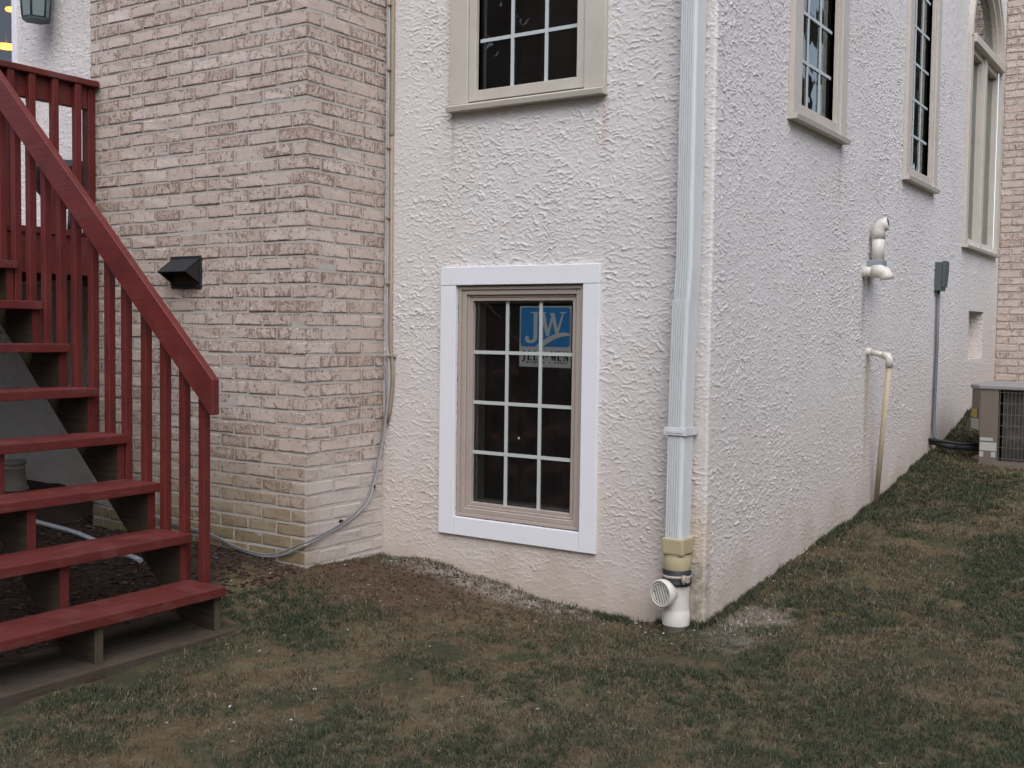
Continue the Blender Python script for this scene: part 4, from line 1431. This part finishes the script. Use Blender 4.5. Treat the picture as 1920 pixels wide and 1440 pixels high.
# ------------------------------------------------------------------ grass, chips, mulch
def vnoise(x, y, s, seed):
    r_ = np.random.default_rng(seed)
    T = r_.random((64, 64))
    xx, yy = x * s + 17.3, y * s + 9.1
    xi, yi = np.floor(xx).astype(int), np.floor(yy).astype(int)
    fx, fy = xx - xi, yy - yi
    fx, fy = fx * fx * (3 - 2 * fx), fy * fy * (3 - 2 * fy)
    a = T[xi % 64, yi % 64]; b = T[(xi + 1) % 64, yi % 64]; c = T[xi % 64, (yi + 1) % 64]; e = T[(xi + 1) % 64, (yi + 1) % 64]
    return (a * (1 - fx) + b * fx) * (1 - fy) + (c * (1 - fx) + e * fx) * fy
camxy = np.array([1.9107, -4.3991])
def scatter(n):
    x = rng.uniform(-2.6, 2.2, n); y = rng.uniform(-3.2, 6.4, n)
    ok = ~((x < .0) & (y > -.012)) & ~((x < XB) & (x > XL) & (y > YB))
    ok &= ~((x < -1.60) & (y < -1.15))
    ok &= ~((x > .28) & (x < 1.12) & (y > 3.88))
    mul = x + .35 * y + .35 * vnoise(x, y, 6, 5)
    ok &= mul > -2.05
    # stay inside a widened view of the camera
    v = np.c_[x, y] - camxy
    fw = np.array([-.5546, .8307]) / math.hypot(.5546, .8307); rt = np.array([fw[1], -fw[0]])
    dpt = v @ fw; lat = v @ rt
    ok &= (dpt > 2.2) & (np.abs(lat) < dpt * .56 + .3)
    # thin out with distance
    ok &= rng.random(n) < np.clip(6.0 / np.maximum(dpt, 1) ** 1.15, 0, 1)
    return x[ok], y[ok], dpt[ok]
def blades(name, n, hmin, hmax, wid, lean, mat, dens, seed, label):
    x, y, dp_ = scatter(n)
    k = rng.random(len(x)) < dens(x, y)
    x, y, dp_ = x[k], y[k], dp_[k]
    z = ground_z(x, y)
    m_ = len(x)
    h = rng.uniform(hmin, hmax, m_)
    az = rng.uniform(0, 2 * np.pi, m_)
    ln_ = np.clip(rng.normal(lean, .38, m_), .05, 1.5)
    w = wid * np.clip(dp_ / 4.0, .8, 2.0)
    dx, dy = np.cos(az), np.sin(az)
    pa = rng.uniform(0, 2 * np.pi, m_)
    sx_, sy_ = np.cos(pa) * w / 2, np.sin(pa) * w / 2
    midl = .5 * ln_
    mx, my, mz = x + dx * h * .5 * np.sin(midl), y + dy * h * .5 * np.sin(midl), z + h * .5 * np.cos(midl)
    tx, ty, tz = mx + dx * h * .5 * np.sin(ln_ * 1.3), my + dy * h * .5 * np.sin(ln_ * 1.3), mz + h * .5 * np.cos(ln_ * 1.3)
    tz = np.maximum(tz, z + .003)
    V = np.empty((m_, 6, 3))
    V[:, 0] = np.c_[x - sx_, y - sy_, z - .004]; V[:, 1] = np.c_[x + sx_, y + sy_, z - .004]
    V[:, 2] = np.c_[mx - sx_ * .8, my - sy_ * .8, mz]; V[:, 3] = np.c_[mx + sx_ * .8, my + sy_ * .8, mz]
    V[:, 4] = np.c_[tx - sx_ * .2, ty - sy_ * .2, tz]; V[:, 5] = np.c_[tx + sx_ * .2, ty + sy_ * .2, tz]
    base = (np.arange(m_) * 6)[:, None]
    F = np.concatenate([base + np.array([[0, 1, 3, 2]]), base + np.array([[2, 3, 5, 4]])])
    o = np_mesh(name, V.reshape(-1, 3), F, mat)
    tag(o, label, 'grass', kind='stuff')
    return o
GREENB = mat_islands('green_blade', [(0, (.018, .031, .015)), (.35, (.038, .060, .028)), (.7, (.064, .088, .044)), (.9, (.12, .12, .066)), (1, (.19, .165, .10))], .75, .2)
STRAWB = mat_islands('straw_blade', [(0, (.060, .048, .027)), (.45, (.122, .099, .058)), (.85, (.20, .165, .105)), (1, (.38, .33, .24))], .85, .15)
def tuft(x, y, sd):
    return np.clip((vnoise(x, y, 26, sd) * .6 + vnoise(x, y, 60, sd + 1) * .4 - .36) / .22, .06, 1)
def barespot(x, y):
    return np.hypot((x + 1.42) * .75, (y + .40) * 1.6)
def dgreen(x, y):
    f = vnoise(x, y, 1.5, 3) * .5 + vnoise(x, y, 4.5, 4) * .32 + vnoise(x, y, 11, 8) * .18
    f = np.clip((f - .38 - .06 * np.clip(-x - .2, 0, 1)) / .14, .08, 1)
    return f * tuft(x, y, 21) * np.clip((barespot(x, y) - .40) / .4, .06, 1)
def dstraw(x, y):
    f = vnoise(x, y, 2.1, 13) * .5 + vnoise(x, y, 6.5, 14) * .5
    return np.clip((f - .38) / .2, .06, 1) * tuft(x, y, 31) * np.clip((barespot(x, y) - .15) / .5, .12, 1)
blades('grass', 2000000, .012, .040, .0023, 1.15, GREENB, dgreen, 1, 'patchy dark green winter grass growing over the lawn')
blades('dry_grass', 1300000, .012, .042, .0018, 1.38, STRAWB, dstraw, 2, 'flattened straw coloured dead grass lying over the lawn')

def foot_tufts():
    n = 13000
    k = rng.random(n) < .38
    x = np.where(k, rng.uniform(-.95, .02, n), np.abs(rng.normal(0, .030, n)) + .004)
    y = np.where(k, -np.abs(rng.normal(0, .026, n)) - .006, rng.uniform(-.02, 6.2, n))
    t_ = x + y
    d_ = np.clip((vnoise(t_, t_ * 0, 7, 41) - .46) / .18, .05, 1) * np.clip((barespot(x, y) - .3) / .4, .1, 1)
    q = rng.random(n) < d_
    return x[q], y[q], np.hypot(x[q] - camxy[0], y[q] - camxy[1])
_sc = scatter
scatter = lambda n: foot_tufts()
blades('wall_foot_grass', 0, .014, .046, .0024, .95, GREENB, lambda x, y: np.ones(len(x)), 3, 'longer grass tufts growing against the foot of the stucco walls')
scatter = _sc

def chips(name, pts, smin, smax, mat, label, cat, flat_=.5):
    bm = bmesh.new()
    bmesh.ops.create_icosphere(bm, subdivisions=1, radius=1)
    bv = np.array([v.co[:] for v in bm.verts]); bf = np.array([[v.index for v in f.verts] for f in bm.faces])
    bm.free()
    x, y = pts
    z = ground_z(x, y)
    m_ = len(x)
    s_ = np.exp(rng.uniform(np.log(smin), np.log(smax), m_))
    a = rng.uniform(0, 2 * np.pi, m_)
    V = np.repeat(bv[None], m_, 0) * rng.uniform(.65, 1.2, (m_, len(bv), 1))
    V = V * np.stack([np.ones(m_), rng.uniform(.45, .95, m_), np.full(m_, flat_) * rng.uniform(.6, 1.2, m_)], 1)[:, None, :] * s_[:, None, None]
    ca, sa = np.cos(a)[:, None], np.sin(a)[:, None]
    X = V[..., 0] * ca - V[..., 1] * sa; Y = V[..., 0] * sa + V[..., 1] * ca
    Vw = np.stack([X + x[:, None], Y + y[:, None], V[..., 2] + z[:, None] + s_[:, None] * .2], -1)
    F = (np.arange(m_) * len(bv))[:, None, None] + bf[None]
    o = np_mesh(name, Vw.reshape(-1, 3), F.reshape(-1, 3), mat)
    tag(o, label, cat, kind='stuff')
    return o
WHITECH = mat_islands('plaster_crumb', [(0, (.34, .31, .28)), (.6, (.50, .48, .46)), (1, (.62, .60, .60))], .9, .1, .2)
MULCHM = mat_islands('mulch_chunk', [(0, (.022, .014, .011)), (.5, (.060, .036, .027)), (.85, (.095, .060, .046)), (1, (.13, .12, .115))], .9, .1, .3)
# plaster crumbs along the foot of the walls and strewn over the lawn
n = 520
cxs = np.concatenate([rng.uniform(-1.83, .0, 260), rng.uniform(-2.4, .6, 150), np.abs(rng.normal(0, .06, 60)) + .01, rng.normal(.17, .06, 90)])
cys = np.concatenate([-np.abs(rng.normal(0, .07, 260)) - .008, rng.uniform(-2.4, -.05, 150), rng.uniform(0, 2.0, 60), rng.normal(.10, .10, 90)])
ok = ~((cxs < 0) & (cys > -.006)) & ~((cxs < XB + .01) & (cys > YB - .01)) & ~((cxs < -1.55) & (cys < -1.2))
chips('plaster_crumbs', (cxs[ok], cys[ok]), .0024, .0105, WHITECH, 'white plaster crumbs strewn at the foot of the stucco walls', 'rubble')
mx = rng.uniform(-3.7, -1.75, 9000); my = rng.uniform(-2.3, -.02, 9000)
e = mx + .35 * my + .3 * vnoise(mx, my, 6, 5)
ok = (e < -2.0) & ~((mx > XL - .01) & (mx < XB + .01) & (my > YB - .01)) & ~((mx > -2.03) & (my < -1.18))
chips('mulch', (mx[ok], my[ok]), .006, .020, MULCHM, 'dark brown mulch and gravel under the stairs and along the chimney', 'mulch', .35)
# clods and dead leaf bits on the bare soil
cx_ = rng.normal(-1.35, .40, 1500); cy_ = rng.normal(-.42, .25, 1500)
ok = (cy_ < -.02) & ~((cx_ < XB + .01) & (cy_ > YB - .01)) & (cx_ + .35 * cy_ > -2.2) & ~((cx_ < -1.55) & (cy_ < -1.15))
CLOD = mat_islands('soil_clod', [(0, (.045, .026, .018)), (.6, (.105, .062, .042)), (1, (.17, .115, .085))], .95, .05, .3)
chips('soil_clods', (cx_[ok], cy_[ok]), .003, .012, CLOD, 'reddish soil clods in the angle between chimney and wall', 'soil', .5)

LEAFM = mat_islands('leaf_scrap', [(0, (.09, .055, .032)), (.5, (.20, .145, .085)), (.85, (.33, .27, .18)), (1, (.42, .37, .28))], .85, .15, .3)
lx_ = rng.uniform(-2.3, 1.8, 420); ly_ = rng.uniform(-2.6, 4.0, 420)
ok = ~((lx_ < .01) & (ly_ > -.02)) & ~((lx_ < XB + .02) & (ly_ > YB - .02)) & ~((lx_ < -1.58) & (ly_ < -1.17)) & ~((lx_ > .28) & (ly_ > 3.85))
chips('leaf_litter', (lx_[ok], ly_[ok]), .004, .014, LEAFM, 'scraps of tan dead leaf scattered over the lawn', 'leaves', .18)

# ------------------------------------------------------------------ woods across the lawn (seen only mirrored in the window panes)
def woods():
    V, F = [], []
    def quad(c, s_, nrm):
        a = nrm.orthogonal().normalized(); b = nrm.cross(a)
        i = len(V)
        for p, q in ((-1, -1), (1, -.7), (.8, 1), (-.9, .8)):
            V.append(tuple(c + a * p * s_ + b * q * s_))
        F.append((i, i + 1, i + 2, i + 3))
    rr = random.Random(5)
    spots = []
    for i in range(34):
        t_ = i / 33
        if t_ < .5:
            spots.append((-26 + 80 * t_, -17 - rr.uniform(0, 7)))
        else:
            spots.append((13 + rr.uniform(0, 6), -14 + 78 * (t_ - .5)))
    spots += [(3.4, 19), (5.2, 22.5), (7.5, 20.5), (9.0, 26), (6.4, 28), (11.5, 24), (12.5, 30), (4.4, 26), (14, 27), (9.5, 33)]
    for (x, y) in spots:
        hgt = rr.uniform(11, 17) if y < -13 and x < 8 else rr.uniform(8, 12)
        for k in range(6):
            a = rr.uniform(0, 6.28)
            base = Vector((x + .15 * math.cos(a), y + .15 * math.sin(a), -.3))
        for k in range(8):
            i = len(V)
            a0, a1 = k * math.pi / 4, (k + 1) * math.pi / 4
            for (a, z, r_) in ((a0, -.3, .22), (a1, -.3, .22), (a1, hgt, .05), (a0, hgt, .05)):
                V.append((x + r_ * math.cos(a), y + r_ * math.sin(a), z))
            F.append((i, i + 1, i + 2, i + 3))
        for k in range(620 if y < -13 and x < 8 else (250 if y < 15 or x > 12.6 else 150)):
            hh = rr.random() ** .8
            z = .4 + hh * hgt
            rad = (3.0 if y < -13 else 2.3) * (1 - hh * .7) * math.sqrt(rr.random())
            a = rr.uniform(0, 6.28)
            quad(Vector((x + rad * math.cos(a), y + rad * math.sin(a), z)), rr.uniform(.14, .5), Vector((rr.gauss(0, 1), rr.gauss(0, 1), rr.gauss(0, 1))).normalized())
    me = bpy.data.meshes.new('woods')
    me.from_pydata(V, [], F)
    me.materials.append(mat_islands('dark_evergreen', [(0, (.030, .036, .022)), (.6, (.060, .062, .042)), (1, (.11, .095, .070))], .9, .1))
    o = bpy.data.objects.new('woods', me)
    COL.objects.link(o)
    tag(o, 'dark evergreen woods across the lawn mirrored in the window panes', 'woods', kind='stuff')
woods()
